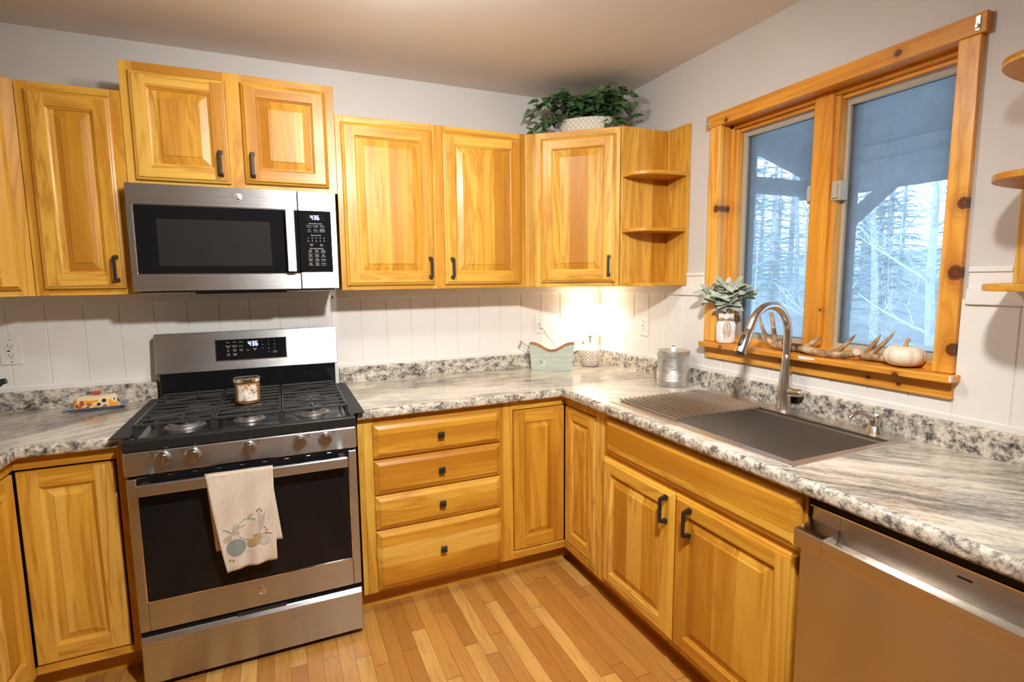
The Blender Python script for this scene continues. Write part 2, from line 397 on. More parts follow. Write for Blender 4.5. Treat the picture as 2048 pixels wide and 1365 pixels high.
# ------------------------------------------------------------------ room shell
XL, YF, WT = -3.30, -5.2, .14        # left wall, front wall, wall thickness
g = G(); g.box(XL-.2, WT, YF-.2, .1, -.1, 0); struct(g.obj('floor', M['floor']))
g = G(); g.box(XL-.2, WT, YF-.2, .1, CEIL, CEIL+.1); struct(g.obj('ceiling', M['ceiling']))
g = G(); g.box(XL-.1, WT, 0, .1, 0, CEIL); struct(g.obj('wall_back', M['wall']))
g = G(); g.box(XL-.1, XL, YF, 0, 0, CEIL); struct(g.obj('wall_left', M['wall']))
g = G(); g.box(XL-.1, WT, YF-.1, YF, 0, CEIL); struct(g.obj('wall_front', M['wall']))
WY0, WY1, WZ0, WZ1 = -.925, -1.845, 1.115, 2.12     # hole in the right wall
g = G()
g.box(0, WT, WY0, 0, 0, CEIL); g.box(0, WT, YF, WY1, 0, CEIL)
g.box(0, WT, WY1, WY0, 0, WZ0); g.box(0, WT, WY1, WY0, WZ1, CEIL)
struct(g.obj('wall_right', M['wall']))

# board wainscot: back wall (boards 130 mm wide with open v joints, flat rail above, strip below)
PB = .010
g = G()
xs = [-3.268+.1285*i for i in range(14)]
xs = [x for x in xs if x < -1.63]+[-1.613]+[-1.600+.1304*i for i in range(12)]
xs = sorted(xs+[XL, -.03])
xs = [x for x in xs if XL <= x <= -.0]+[-.0005]
for a, b in zip(xs[:-1], xs[1:]):
    if b-a > .02: g.box(a+.0014, b-.0014, -PB, -.0005, .90, 1.36)
g.box(XL, -.001, -.006, -.0004, .90, 1.36); g.box(XL, -.001, -PB-.004, -.0005, 1.346, 1.46); g.box(XL, -.001, -PB-.005, -.0005, .90, 1.012)
g.box(-1.612, -1.600, -PB-.004, -.0005, 1.0, 1.36)
struct(g.obj('trim_1', M['white_trim'], bevel=.0018, seg=1))
g = G()
ys = [-.35-.128*i for i in range(40)]
def rboards(y0, y1, z0, z1):
    e = [y0]+[y for y in ys if y1+.02 < y < y0-.02]+[y1]
    for a, b in zip(e[:-1], e[1:]): g.box(-PB, -.0005, b+.0014, a-.0014, z0, z1)
rboards(-.016, -.882, .90, 1.36); rboards(-.882, -1.876, .90, 1.075); rboards(-1.876, -3.2, .90, 1.36)
for y0, y1 in ((-.016, -.868), (-1.890, -3.2)):
    g.box(-PB-.010, -.0005, y1, y0, 1.345, 1.390)
    u0, u1 = (-.753, y1) if y0 > -1 else (y0, -1.990)
    g.box(-PB-.001, -.0005, u1, u0, 1.390, 1.438)
    g.box(-PB-.006, -.0005, u1, u0, 1.438, 1.453)
g.box(-PB-.005, -.0005, -3.2, -.016, .90, 1.012)
for q_ in ((-.882, -.016, .90, 1.36), (-1.876, -.882, .90, 1.075), (-3.2, -1.876, .90, 1.36)): g.box(-.006, -.0004, *q_)
struct(g.obj('trim_2', M['white_trim'], bevel=.0018, seg=1))

g = G()
for i in range(16): g.box(XL+.0005, XL+PB, -.02-.128*(i+1)+.0014, -.02-.128*i-.0014, .90, 1.36)
g.box(XL+.0004, XL+.006, -2.07, -.02, .90, 1.36); g.box(XL+.0005, XL+.016, -2.07, -.02, 1.345, 1.455)
struct(g.obj('trim_3', M['white_trim'], bevel=.0018, seg=1))
# ------------------------------------------------------------------ window
win = bpy.data.objects.new('window_1', None); COL.objects.link(win); win.location = (0, -1.385, 1.135); struct(win)
CY0, CY1 = -.945, -1.825
def wpart(name, boxes, mat, bevel=.002, label=None, par=win):
    q = G()
    for bx in boxes: q.box(*bx)
    d = (0, -1.385, 1.135) if par is win else (0, 0, 0)
    q.shift((-d[0], -d[1], -d[2]))
    o = q.obj(name, mat, par, bevel=bevel)
    return o
wpart('head_casing', [(-.026, 0, -1.888, -.868, 2.098, 2.154)], M['pine_y'], .003)
wpart('side_casing', [(-.022, 0, CY0-.003, -.888, 1.136, 2.098)], M['pine_v'], .003)
wpart('side_casing', [(-.022, 0, -1.876, CY1+.003, 1.136, 2.098)], M['pine_v'], .003)
wpart('sill_board', [(-.062, .06, -1.892, -.896, 1.113, 1.135)], M['pine_y'], .003)
wpart('apron_board', [(-.024, 0, -1.879, -.900, 1.059, 1.113)], M['pine_y'], .003)
wpart('jamb', [(0, .135, CY0, CY0+.019, 1.135, 2.10)], M['pine_v'], .001)
wpart('jamb', [(0, .135, CY1-.019, CY1, 1.135, 2.10)], M['pine_v'], .001)
wpart('head_jamb', [(0, .135, CY1, CY0, 2.10, 2.119)], M['pine_y'], .001)
wpart('jamb_stop', [(.045, .094, CY0-.014, CY0, 1.135, 2.10), (.062, .094, CY0-.024, CY0-.014, 1.135, 2.10)], M['pine_v'], .0015)
wpart('jamb_stop', [(.045, .094, CY1, CY1+.014, 1.135, 2.10), (.062, .094, CY1+.014, CY1+.024, 1.135, 2.10)], M['pine_v'], .0015)
wpart('head_stop', [(.045, .094, CY1, CY0, 2.084, 2.10), (.07, .094, CY1, CY0, 2.070, 2.084)], M['pine_y'], .0015)
wpart('inner_sill', [(.03, .094, CY1, CY0, 1.130, 1.158)], M['pine_y'], .003)
wpart('mullion', [(.040, .135, -1.416, -1.346, 1.135, 2.10), (.056, .094, -1.431, -1.331, 1.15, 2.092)], M['pine_v'], .002)
for k, (ya, yb) in enumerate(((-.970, -1.338), (-1.424, -1.800))):
    q = G()
    z0, z1 = 1.156, 2.068; t = .020
    q.box(.094, .112, yb, yb+t, z0, z1); q.box(.094, .112, ya-t, ya, z0, z1)
    q.box(.094, .112, yb+t, ya-t, z0, z0+t); q.box(.094, .112, yb+t, ya-t, z1-t, z1)
    s = q.shift((0, 1.385, -1.135)).obj('screen_frame', M['sash_beige'], win, bevel=.0015)
    q = G(); a, b = ya-.008, yb+.008; z0, z1 = 1.160, 2.064; t = .031
    q.box(.113, .138, b, b+t, z0, z1); q.box(.113, .138, a-t, a, z0, z1)
    q.box(.113, .138, b+t, a-t, z0, z0+.018); q.box(.113, .138, b+t, a-t, z1-.018, z1)
    s = q.shift((0, 1.385, -1.135)).obj('sash', M['sash_dark'], win, bevel=.0015)
    q = G(); q.box(.128, .132, b+t-.004, a-t+.004, z0+.014, z1-.014)
    q.shift((0, 1.385, -1.135)).obj('glass_pane', M['glass'], s)
    q = G(); q.quad([(.106, yb+.02, z0+.018), (.106, ya-.02, z0+.018), (.106, ya-.02, z1-.02), (.106, yb+.02, z1-.02)])
    q.shift((0, 1.385, -1.135)).obj('insect_screen', M['screen'], win, fix=False)
    yl = -1.3335 if k == 0 else -1.436
    wpart('sash_lock', [(.052, .094, yl-(.012 if k == 0 else .016), yl+(.010 if k == 0 else .018), 1.708, 1.778), (.044, .056, yl-.008, yl+.008, 1.716, 1.77)], M['sash_beige'], .002)
wpart('outer_sill', [(.142, .31, -1.86, -.91, 1.15, 1.176)], M['plastic_white'], .003)
for y in (-.882, -1.868):
    q = G(); q.box(-.0285, -.026, y-.006, y+.006, 2.106, 2.146); q.box(-.036, -.0285, y-.004, y+.004, 2.112, 2.122)
    q.shift((0, 1.385, -1.135)).obj('curtain_bracket', M['galv'], win, bevel=.001)
q = G(); q.quad([(-.0622, -1.41, 1.121), (-.0622, -1.475, 1.125), (-.0622, -1.468, 1.131), (-.0622, -1.43, 1.134), (-.0622, -1.405, 1.133)])
q.box(-.0626, -.052, -1.8926, -1.888, 1.118, 1.1356)
q.shift((0, 1.385, -1.135)).obj('paint_chip', M['plastic_white'], win)

# ------------------------------------------------------------------ cabinet joinery
CV, CH = [None, None], None
CAB = [M['cab_v'], M['cab_h']]
def ring(g, ra, rb, mv=0, mh=1):
    (ax0, az0, ax1, az1, ay), (bx0, bz0, bx1, bz1, by) = ra, rb
    g.quad([(ax0, ay, az0), (ax1, ay, az0), (bx1, by, bz0), (bx0, by, bz0)], mh)
    g.quad([(bx0, by, bz1), (bx1, by, bz1), (ax1, ay, az1), (ax0, ay, az1)], mh)
    g.quad([(ax0, ay, az0), (bx0, by, bz0), (bx0, by, bz1), (ax0, ay, az1)], mv)
    g.quad([(bx1, by, bz0), (ax1, ay, az0), (ax1, ay, az1), (bx1, by, bz1)], mv)
def rect(w, h, i, y, iz=None):
    iz = i if iz is None else iz
    return (i, iz, w-i, h-iz, y)
def door_mesh(w, h, t=.020, st=.056, raised=.040, plain_edge=False):
    """raised-panel door, back at y=0, face at y=-t; slot 0 vertical grain, slot 1 horizontal"""
    g = G(); st = min(st, w*.22)
    if plain_edge: e = [(0, 0), (0, -t+.004), (.003, -t+.0005), (.005, -t)]
    else: e = [(0, 0), (0, -t+.0115), (.0035, -t+.0075), (.0095, -t+.0055), (.0115, -t+.0012), (.015, -t)]
    rs = [rect(w, h, i, y) for i, y in e]
    for a, b in zip(rs[:-1], rs[1:]): ring(g, a, b)
    a = rs[-1]; b = rect(w, h, st, -t)
    g.quad([(a[0], -t, a[1]), (b[0], -t, a[1]), (b[0], -t, a[3]), (a[0], -t, a[3])], 0)
    g.quad([(b[2], -t, a[1]), (a[2], -t, a[1]), (a[2], -t, a[3]), (b[2], -t, a[3])], 0)
    g.quad([(b[0], -t, a[1]), (b[2], -t, a[1]), (b[2], -t, b[1]), (b[0], -t, b[1])], 1)
    g.quad([(b[0], -t, b[3]), (b[2], -t, b[3]), (b[2], -t, a[3]), (b[0], -t, a[3])], 1)
    seq = [(st, -t), (st+.0025, -t+.004), (st+.008, -t+.0065), (st+.009, -t+.0105), (st+.012, -t+.0105),
           (st+raised, -t+.0035), (st+raised+.002, -t+.001), (st+raised+.005, -t+.0008)]
    rs = [rect(w, h, i, y) for i, y in seq]
    for k, (a, b) in enumerate(zip(rs[:-1], rs[1:])): ring(g, a, b, 0, 1 if k < 3 else 0)
    z = rs[-1]; g.quad([(z[0], z[4], z[1]), (z[2], z[4], z[1]), (z[2], z[4], z[3]), (z[0], z[4], z[3])], 0)
    g.quad([(0, 0, 0), (0, 0, h), (w, 0, h), (w, 0, 0)], 0)
    return g
def drawer_mesh(w, h, t=.020):
    g = G()
    e = [(0, 0), (0, -t+.0125), (.004, -t+.0085), (.008, -t+.0075), (.021, -t+.0008), (.023, -t)]
    rs = [rect(w, h, i, y) for i, y in e]
    for a, b in zip(rs[:-1], rs[1:]): ring(g, a, b, 1, 1)
    z = rs[-1]; g.quad([(z[0], z[4], z[1]), (z[2], z[4], z[1]), (z[2], z[4], z[3]), (z[0], z[4], z[3])], 1)
    g.quad([(0, 0, 0), (0, 0, h), (w, 0, h), (w, 0, 0)], 1)
    return g
def pull_mesh(L=.104):
    """black bar pull with two square flared feet, standing on y=0"""
    g = G(); h = L/2
    for s in (-1, 1):
        zc = s*(h-.008)
        g.prism([(-.0085, zc-.008), (.0085, zc-.008), (.0085, zc+.008), (-.0085, zc+.008)], -.005, 0, ax='y')
        b = len(g.v)
        lo = [(-.0075, -.005, zc-.007), (.0075, -.005, zc-.007), (.0075, -.005, zc+.007), (-.0075, -.005, zc+.007)]
        z2 = s*(h-.012); hi = [(-.0055, -.030, z2-.005), (.0055, -.030, z2-.005), (.0055, -.030, z2+.005), (-.0055, -.030, z2+.005)]
        g.grid([lo, hi], closed_u=True); g.quad(hi)
    g.box(-.0055, .0055, -.033, -.025, -h+.007, h-.007)
    return g
PULL = None
def pull(parent, x, z, y=-.020):
    global PULL
    if PULL is None:
        PULL = pull_mesh().obj('handle', M['blackmetal'], parent, loc=(x, y, z), bevel=.0012); part_label(PULL, 'black bar handle'); return PULL
    o = PULL.copy(); COL.objects.link(o); o.parent = parent; o.location = (x, y, z); return o
KNOB = None
def knob(parent, x, z, y=-.020):
    global KNOB
    if KNOB is None:
        g = G(); g.lathe([(.007, 0), (.0055, -.004), (.0055, -.012), (.009, -.015)], 12, ax='y')
        a = .0135; lo = [(-a, -.015, -a), (a, -.015, -a), (a, -.015, a), (-a, -.015, a)]
        mid = [(-a, -.022, -a), (a, -.022, -a), (a, -.022, a), (-a, -.022, a)]; c = .009
        hi = [(-c, -.028, -c), (c, -.028, -c), (c, -.028, c), (-c, -.028, c)]
        g.grid([lo, mid, hi], closed_u=True); g.quad(lo); g.quad(hi)
        KNOB = g.obj('knob', M['blackmetal'], parent, loc=(x, y, z), bevel=.001); part_label(KNOB, 'square black knob'); return KNOB
    o = KNOB.copy(); COL.objects.link(o); o.parent = parent; o.location = (x, y, z); return o
def door(parent, x, z, w, h, y, handle=None, hz=None, **kw):
    d = door_mesh(w, h, **kw).obj('door', CAB, parent, loc=(x, y, z))
    if handle is not None: pull(d, handle, hz)
    return d
def face_frame(parent, w, y, z0, z1, stiles, rails, t=.019):
    """stiles: (x0,x1); rails: (x0,x1,z0,z1); front at y-t... built flush at y"""
    g = G()
    for a, b in stiles: g.box(a, b, y, y+t, z0, z1, 0)
    for a, b, c, d in rails: g.box(a, b, y+.0004, y+t-.0004, c, d, 1)
    return g.obj('face_frame', CAB, parent, bevel=.0008, seg=1)

D_UP, Z_B, Z_T = .291, 1.391, 2.160
def wall_cab(label, x0, x1, z0, z1, doors, stiles, rail=.032):
    t = thing('wall_cabinet', label, 'cabinet', (x0, 0, z0), group='honey wood wall cabinets'); w = x1-x0; h = z1-z0
    g = G(); g.box(.001, w-.001, -D_UP+.019, -.015, .004, h-.001); g.obj('carcass', M['cab_v'], t)
    face_frame(t, w, -D_UP, 0, h, [(a-x0, b-x0) for a, b in stiles],
               [(stiles[i][1]-x0, stiles[i+1][0]-x0, a, b) for i in range(len(stiles)-1) for a, b in ((0, rail), (h-rail, h))])
    for (a, b, c, d, hx, hz) in doors: door(t, a-x0, c-z0, b-a, d-c, -D_UP, hx-a, hz-c)
    return t
wall_cab('tall narrow wall cabinet with one raised-panel door, left of the microwave', -2.680, -2.3655, Z_B, Z_T,
         [(-2.650, -2.395, 1.415, 2.131, -2.421, 1.491)], [(-2.680, -2.640), (-2.405, -2.3655)])
wall_cab('short wide wall cabinet with two square doors, mounted above the microwave', -2.364, -1.588, 1.818, 2.274,
         [(-2.334, -2.006, 1.833, 2.239, -2.038, 1.912), (-1.953, -1.622, 1.839, 2.243, -1.921, 1.914)], [(-2.364, -2.32), (-2.016, -1.943), (-1.632, -1.588)])
wall_cab('wide wall cabinet with two tall doors, right of the microwave', -1.587, -.663, Z_B, Z_T,
         [(-1.564, -1.151, 1.412, 2.131, -1.176, 1.492), (-1.100, -.688, 1.411, 2.132, -1.067, 1.490)], [(-1.587, -1.552), (-1.161, -1.090), (-.698, -.663)])
def diag_cab(label, A, B, side, doors, filler):
    """corner cabinet: five-sided body, face from A to B"""
    A = Vector(A); B = Vector(B); L = (B-A).length; ang = math.atan2((B-A).y, (B-A).x)
    t = thing('wall_cabinet', label, 'cabinet', (A.x, A.y, Z_B), ang, group='honey wood wall cabinets')
    h = Z_T-Z_B
    wx = .0 if side > 0 else XL
    poly = [A, B]
    if side > 0: poly = [(A.x, A.y), (B.x, B.y), (-.016, B.y), (-.016, -.016), (A.x, -.016)]
    else: poly = [(A.x, A.y), (B.x, B.y), (B.x, -.016), (XL+.004, -.016), (XL+.004, A.y)]
    Minv = Matrix.Rotation(-ang, 3, 'Z')
    loc = [Minv @ Vector((p[0]-A.x, p[1]-A.y, 0)) for p in poly]
    cen = sum(loc, Vector())/len(loc)
    g = G(); g.prism([(p.x+(cen.x-p.x)*.001, max(p.y, -.0) if False else p.y+.0195*(1 if i < 2 else 0)) for i, p in enumerate(loc)], .004, h-.001); g.obj('carcass', M['cab_v'], t)
    s0 = filler if filler else .045
    face_frame(t, L, 0, 0, h, [(0.0005, s0+.05), (L-.035, L)] if side > 0 else [(0.0, .035), (L-.050, L)], [(.03, L-.03, 0, .032), (.03, L-.03, h-.032, h)])
    if filler:
        g = G(); n = 6
        for i in range(n): g.tube([(.004+(filler-.006)*(i+.5)/n, -.0012, .002), (.004+(filler-.006)*(i+.5)/n, -.0012, h-.002)], (filler-.006)/n/2*.92, 8)
        part_label(g.obj('fluted_filler', M['cab_v'], t, smooth=40), 'fluted filler strip')
    for (a, b, c, d, hx, hz) in doors: door(t, a, c-Z_B, b-a, d-c, 0, hx-a, hz-c)
    return t
diag_cab('angled corner wall cabinet with one door below the leafy ivy planter', (-.663, -.291), (-.291, -.589), 1,
         [(.084, .457, 1.413, 2.130, .428, 1.494)], .058)
diag_cab('angled corner wall cabinet cut by the left edge, left of the narrow wall cabinet', (-3.055, -.591), (-2.681, -.291), -1,
         [(.045, .437, 1.413, 2.130, .075, 1.494)], 0)

# ------------------------------------------------------------------ open end shelves
def end_shelf(label, y0, sgn, panel, top_shelf=False):
    """quarter-round shelves in the angle of a cabinet side (plane y=y0) and the right wall"""
    t = thing('corner_shelf', label, 'shelf', (0, y0, Z_B), group='open corner shelves'); h = Z_T-Z_B
    s = -sgn
    g = G(); g.box(-.290, -.0165, *sorted((0, s*.012)), 0, h, 0); g.obj('side_panel', M['cab_v'], t, bevel=.001)
    g = G(); g.box(-.0165, -.003, *sorted((s*.012, s*panel)), 0, h, 0); g.obj('wall_panel', M['cab_v'], t, bevel=.001)
    for z in (0.0, .2625, .527):
        pts = [(-.0165, s*.012)]
        for i in range(17):
            a = i/16*pi/2; e = .62
            pts.append((-.0165-(.287-.0165)*cos(a)**e, s*(.012+(panel-.017)*sin(a)**e)))
        g = G(); g.prism(pts, z, z+.017, m=1, ms=1)
        g.obj('shelf', CAB, t, bevel=.002)
    return t
end_shelf('empty open shelf unit with rounded shelves between the corner cabinet and the window', -.591, 1, .160)
end_shelf('open rounded shelf unit cut off by the right edge, right of the window', -2.142, -1, .150)

# ------------------------------------------------------------------ base cabinets
D_B, ZC = .610, .873
def base_root(label, loc, rz): return thing('base_cabinet', label, 'cabinet', loc, rz, group='honey wood base cabinets')
# four-drawer base, local x from its left edge
bx0, bx1 = -1.588, -.940
t = base_root('base cabinet with a stack of four drawers, right of the range', (bx0, 0, 0), 0); w = bx1-bx0
g = G(); g.box(.001, w-.001, -D_B+.019, -.03, .10, ZC-.002); g.obj('carcass', M['cab_v'], t)
g = G(); g.box(.001, w-.001, -.535, -.515, 0, .10, 1); g.obj('toe_kick', CAB, t)
face_frame(t, w, -D_B, .10, ZC, [(0, .0215), (.0225, .062), (w-.030, w)], [(.06, w-.02, a, b) for a, b in ((.10, .125), (.365, .390), (.520, .545), (.675, .700), (.835, ZC))])
for z0, z1, kz in ((.693, .842, .769), (.536, .686, .612), (.381, .530, .459), (.112, .376, .249)):
    d = drawer_mesh(.571, z1-z0).obj('drawer_front', CAB, t, loc=(-1.529-bx0, -D_B, z0))
    knob(d, -1.242+1.529, kz-z0)
# right inside corner with folding doors
t = base_root('inside-corner base cabinet with a folding pair of narrow doors, below the counter corner', (-.75, -.75, 0), 0)
def wbox(g, *a, m=0): g.box(a[0]+.75, a[1]+.75, a[2]+.75, a[3]+.75, a[4], a[5], m)
g = G(); wbox(g, -.939, -.03, -.585, -.03, .10, ZC-.002); wbox(g, -.585, -.03, -.938, -.586, .10, ZC-.002); g.obj('carcass', M['black'], t)
g = G(); wbox(g, -.939, -.535, -.535, -.515, 0, .10, m=1); wbox(g, -.535, -.515, -.938, -.515, 0, .10, m=1); g.obj('toe_kick', CAB, t)
g = G()
wbox(g, -.939, -.889, -D_B, -.586, .10, ZC, m=0); wbox(g, -.889, -.610, -D_B, -.591, .10, .137, m=1); wbox(g, -.889, -.610, -D_B, -.591, .830, ZC, m=1)
wbox(g, -.610, -.586, -.938, -.877, .10, ZC, m=0); wbox(g, -.610, -.591, -.877, -.610, .10, .137, m=1); wbox(g, -.610, -.591, -.877, -.610, .830, ZC, m=1)
g.obj('face_frame', CAB, t, bevel=.0008, seg=1)
door_mesh(.270, .683, t=.018, st=.058, raised=.030, plain_edge=True).obj('door', CAB, t, loc=(-.884+.75, -.594+.75, .142))
door_mesh(.258, .683, t=.018, st=.058, raised=.030, plain_edge=True).obj('door', CAB, t, loc=(-.594+.75, -.614+.75, .142), rotz=-pi/2)
# sink base (faces the room, local x runs towards the viewer)
sy0, sy1 = -.939, -1.868
t = base_root('base cabinet with two doors and a wide false drawer front, below the sink', (0, sy0, 0), -pi/2); w = sy0-sy1
g = G(); g.box(.001, w-.001, -D_B+.019, -.03, .10, .60); g.box(.001, .018, -D_B+.019, -.03, .60, ZC-.002); g.box(w-.018, w-.001, -D_B+.019, -.03, .60, ZC-.002); g.obj('carcass', M['cab_v'], t)
g = G(); g.box(.001, w-.001, -.535, -.515, 0, .10, 1); g.obj('toe_kick', CAB, t)
face_frame(t, w, -D_B, .10, ZC, [(0, .035), (.42, .48), (w-.030, w)], [(.03, w-.02, a, b) for a, b in ((.10, .135), (.670, .715), (.838, ZC))])
d = drawer_mesh(1.857-.970, .150).obj('false_drawer_front', CAB, t, loc=(.970-.939, -D_B, .703))
d = door(t, .955-.939, .128, 1.386-.955, .680-.128, -D_B, 1.355-.955, .615-.128)
d = door(t, 1.393-.939, .128, 1.850-1.393, .686-.128, -D_B, 1.470-1.393, .613-.128)
# left inside corner
LX = -2.686
t = base_root('inside-corner base cabinet with folding doors, left of the range', (-2.55, -.75, 0), 0)
def lbox(g, *a, m=0): g.box(a[0]+2.55, a[1]+2.55, a[2]+.75, a[3]+.75, a[4], a[5], m)
g = G(); lbox(g, XL+.01, -2.378, -.585, -.03, .10, ZC-.002); lbox(g, XL+.01, LX-.025, -1.05, -.586, .10, ZC-.002); g.obj('carcass', M['black'], t)
g = G(); lbox(g, LX-.075, -2.378, -.535, -.515, 0, .10, m=1); lbox(g, LX-.095, LX-.075, -1.05, -.515, 0, .10, m=1); g.obj('toe_kick', CAB, t)
g = G()
lbox(g, -2.405, -2.376, -D_B, -.586, .10, ZC, m=0); lbox(g, LX, -2.405, -D_B, -.591, .10, .128, m=1); lbox(g, LX, -2.405, -D_B, -.591, .828, ZC, m=1)
lbox(g, LX-.024, LX, -.96, -.885, .10, ZC, m=0); lbox(g, LX-.019, LX, -.885, -.610, .10, .128, m=1); lbox(g, LX-.019, LX, -.885, -.610, .828, ZC, m=1)
g.obj('face_frame', CAB, t, bevel=.0008, seg=1)
door_mesh(.270, .687, t=.018, st=.062, raised=.034, plain_edge=True).obj('door', CAB, t, loc=(-2.682+2.55, -.594+.75, .133))
door_mesh(.262, .687, t=.018, st=.062, raised=.034, plain_edge=True).obj('door', CAB, t, loc=(LX-.016+2.55, -.880+.75, .133), rotz=pi/2)
# base run going on along the left wall (seen mirrored in the steel fronts)
t = base_root('plain base cabinet along the left wall, beyond the left picture edge', (XL, -1.06, 0), pi/2)
g = G(); g.box(-.9, -.002, -D_B+.019, -.01, .10, ZC-.002); g.box(-.9, -.002, -.535, -.515, 0, .10); g.obj('carcass', M['cab_v'], t)
for i in range(2): door(t, -.89+.445*i, .13, .435, .70, -D_B+.019)

# ------------------------------------------------------------------ worktops
CT = .914
def edge_profile(o):  # o: outward offset from the front line -> (offset, z)
    return [(-.014, CT), (-.006, CT-.0012), (-.0015, CT-.005), (0, CT-.011), (0, CT-.031), (-.003, CT-.038), (-.010, CT-.0405)]
def sweep_edge(g, path, m):
    """path of (x, y, nx, ny) with mitred outward normals"""
    rows = [[(x+nx*o, y+ny*o, z) for o, z in edge_profile(0)] for x, y, nx, ny in path]
    g.grid(rows, m)
t = thing('countertop', 'long L-shaped grey stone-look worktop holding the sink', 'countertop', (-.60, -.60, CT))
g = G(); F = -.648; i = -.014
HX0, HX1, HY0, HY1 = -.566, -.112, -.978, -1.785     # sink cut-out
RX0, YE = -1.590, -2.62
def top(x0, x1, y0, y1, m): g.quad([(x0, y0, CT), (x1, y0, CT), (x1, y1, CT), (x0, y1, CT)], m)
g.quad([(RX0, F-i, CT), (F-i, F-i, CT), (-.02, -.02, CT), (RX0, -.02, CT)], 0)
g.quad([(F-i, F-i, CT), (F-i, HY0, CT), (-.02, HY0, CT), (-.02, -.02, CT)], 1)
top(F-i, HX0, HY1, HY0, 1); top(HX1, -.02, HY1, HY0, 1); top(F-i, -.02, YE, HY1, 1)
sweep_edge(g, [(RX0, F, 0, -1), (F, F, -1, -1), (F, YE, -1, 0)], 2)
zb = CT-.0405
g.quad([(RX0, F+.01, zb), (F+.01, F+.01, zb), (-.02, -.02, zb), (RX0, -.02, zb)], 2)
g.quad([(F+.01, F+.01, zb), (F+.01, HY0, zb), (-.02, HY0, zb), (-.02, -.02, zb)], 2)
for a in ((F+.01, HX0, HY1, HY0), (HX1, -.02, HY1, HY0), (F+.01, -.02, YE, HY1)):
    g.quad([(a[0], a[2], zb), (a[1], a[2], zb), (a[1], a[3], zb), (a[0], a[3], zb)], 2)
g.quad([(RX0, F+.004, CT-.003), (RX0, -.02, CT), (RX0, -.02, zb), (RX0, F+.004, zb)], 2)
for a, b in (((HX0, HY0), (HX1, HY0)), ((HX1, HY0), (HX1, HY1)), ((HX1, HY1), (HX0, HY1)), ((HX0, HY1), (HX0, HY0))):
    g.quad([(a[0], a[1], CT), (b[0], b[1], CT), (b[0], b[1], zb), (a[0], a[1], zb)], 2)
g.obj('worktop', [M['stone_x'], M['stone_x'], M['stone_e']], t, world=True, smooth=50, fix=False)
g = G(); g.box(RX0, -.0165, -.036, -.0165, CT-.01, .994); g.obj('backsplash', M['stone_e'], t, world=True, bevel=.004)
g = G(); g.box(-.036, -.0165, YE, -.0365, CT-.01, .994); g.obj('backsplash', M['stone_e'], t, world=True, bevel=.004)
t = thing('countertop', 'short grey stone-look worktop holding the butter dish, left of the range', 'countertop', (-2.70, -.5, CT))
g = G(); LF = -2.655; LR = -2.372
g.quad([(LF+i, F-i, CT), (LR, F-i, CT), (LR, -.02, CT), (XL+.02, -.02, CT)], 0)
g.quad([(LF+i, F-i, CT), (XL+.02, -.02, CT), (XL+.02, -1.97, CT), (LF+i, -1.97, CT)], 0)
sweep_edge(g, [(LF, -1.97, 1, 0), (LF, F, 1, -1), (LR, F, 0, -1)], 1)
g.quad([(LF-.01, F+.01, zb), (LR, F+.01, zb), (LR, -.02, zb), (XL+.02, -.02, zb)], 1); g.quad([(LF-.01, F+.01, zb), (XL+.02, -.02, zb), (XL+.02, -1.97, zb), (LF-.01, -1.97, zb)], 1)
g.quad([(LR, F+.004, CT-.003), (LR, -.02, CT), (LR, -.02, zb), (LR, F+.004, zb)], 1)
g.obj('worktop', [M['stone_l'], M['stone_e']], t, world=True, smooth=50, fix=False)
g = G(); g.box(XL+.02, LR, -.036, -.0165, CT-.01, .994); g.obj('backsplash', M['stone_e'], t, world=True, bevel=.004)

# ------------------------------------------------------------------ range
RG0, RG1, RF = -2.364, -1.604, -.710
t = thing('gas_range', 'stainless steel gas range with black cooktop and oven door', 'range', (-1.984, -.40, 0))
def P(g, name, mats, par=None, **kw): return g.obj(name, mats, par or t, world=True, **kw)
ST, BE = M['steel'], M['blackenamel']
g = G(); g.box(RG0+.003, RG1-.003, RF+.045, -.03, .03, .870); P(g, 'body', M['blackplastic'])
for x in (RG0+.05, RG1-.05):
    for y in (-.62, -.10): g = G(); g.lathe([(.018, 0), (.018, .03)], 12, (x, y, 0)); P(g, 'levelling_foot', M['black'])
def sub(g, name, mats, par, **kw):
    d = par.parent.location; g.shift((-d.x, -d.y, -d.z)); return g.obj(name, mats, par, **kw)
g = G(); g.prism([(RG0, RF), (RG1, RF), (RG1, RF+.05), (RG0, RF+.05)], .785, .870); cp = P(g, 'control_panel', ST, bevel=.006)
# marks printed beside the knobs
KN = [(-2.248, .837), (-2.159, .836), (-1.983, .836), (-1.811, .836), (-1.720, .835)]
g = G()
for i, (x, z) in enumerate(KN):
    g.lathe([(.0022, RF-.0004), (.0022, RF-.0002)], 8, (x, 0, z+.029), ax='y')
    sx = -1 if i < 2 else 1
    g.box(x+sx*.032-.0022, x+sx*.032+.0022, RF-.0006, RF-.0002, z+.020, z+.026)
    g.box(x+sx*.030-.006, x+sx*.030+.006, RF-.0006, RF-.0002, z+.012, z+.0135)
sub(g, 'panel_marks', M['print_dark'], cp)
kn0 = None
for x, z in KN:
    if kn0 is None:
        g = G(); g.lathe([(.0260, 0), (.0260, -.004), (.0235, -.006), (.0225, -.020), (.0205, -.024), (0, -.0245)], 36, ax='y')
        g.prism([(-.0052, -.0215), (.0052, -.0215), (.0052, .0215), (-.0052, .0215)], -.034, -.015, ax='y')
        g.lathe([(.0024, -.0345), (.0024, -.0338)], 8, (0, 0, .016), m=1, ax='y')
        kn0 = g.obj('burner_knob', [M['nickel'], M['print_dark']], t, loc=(x-t.location.x, RF-t.location.y, z), smooth=35, bevel=.001)
    else:
        k2 = kn0.copy(); COL.objects.link(k2); k2.location = (x-t.location.x, RF-t.location.y, z)
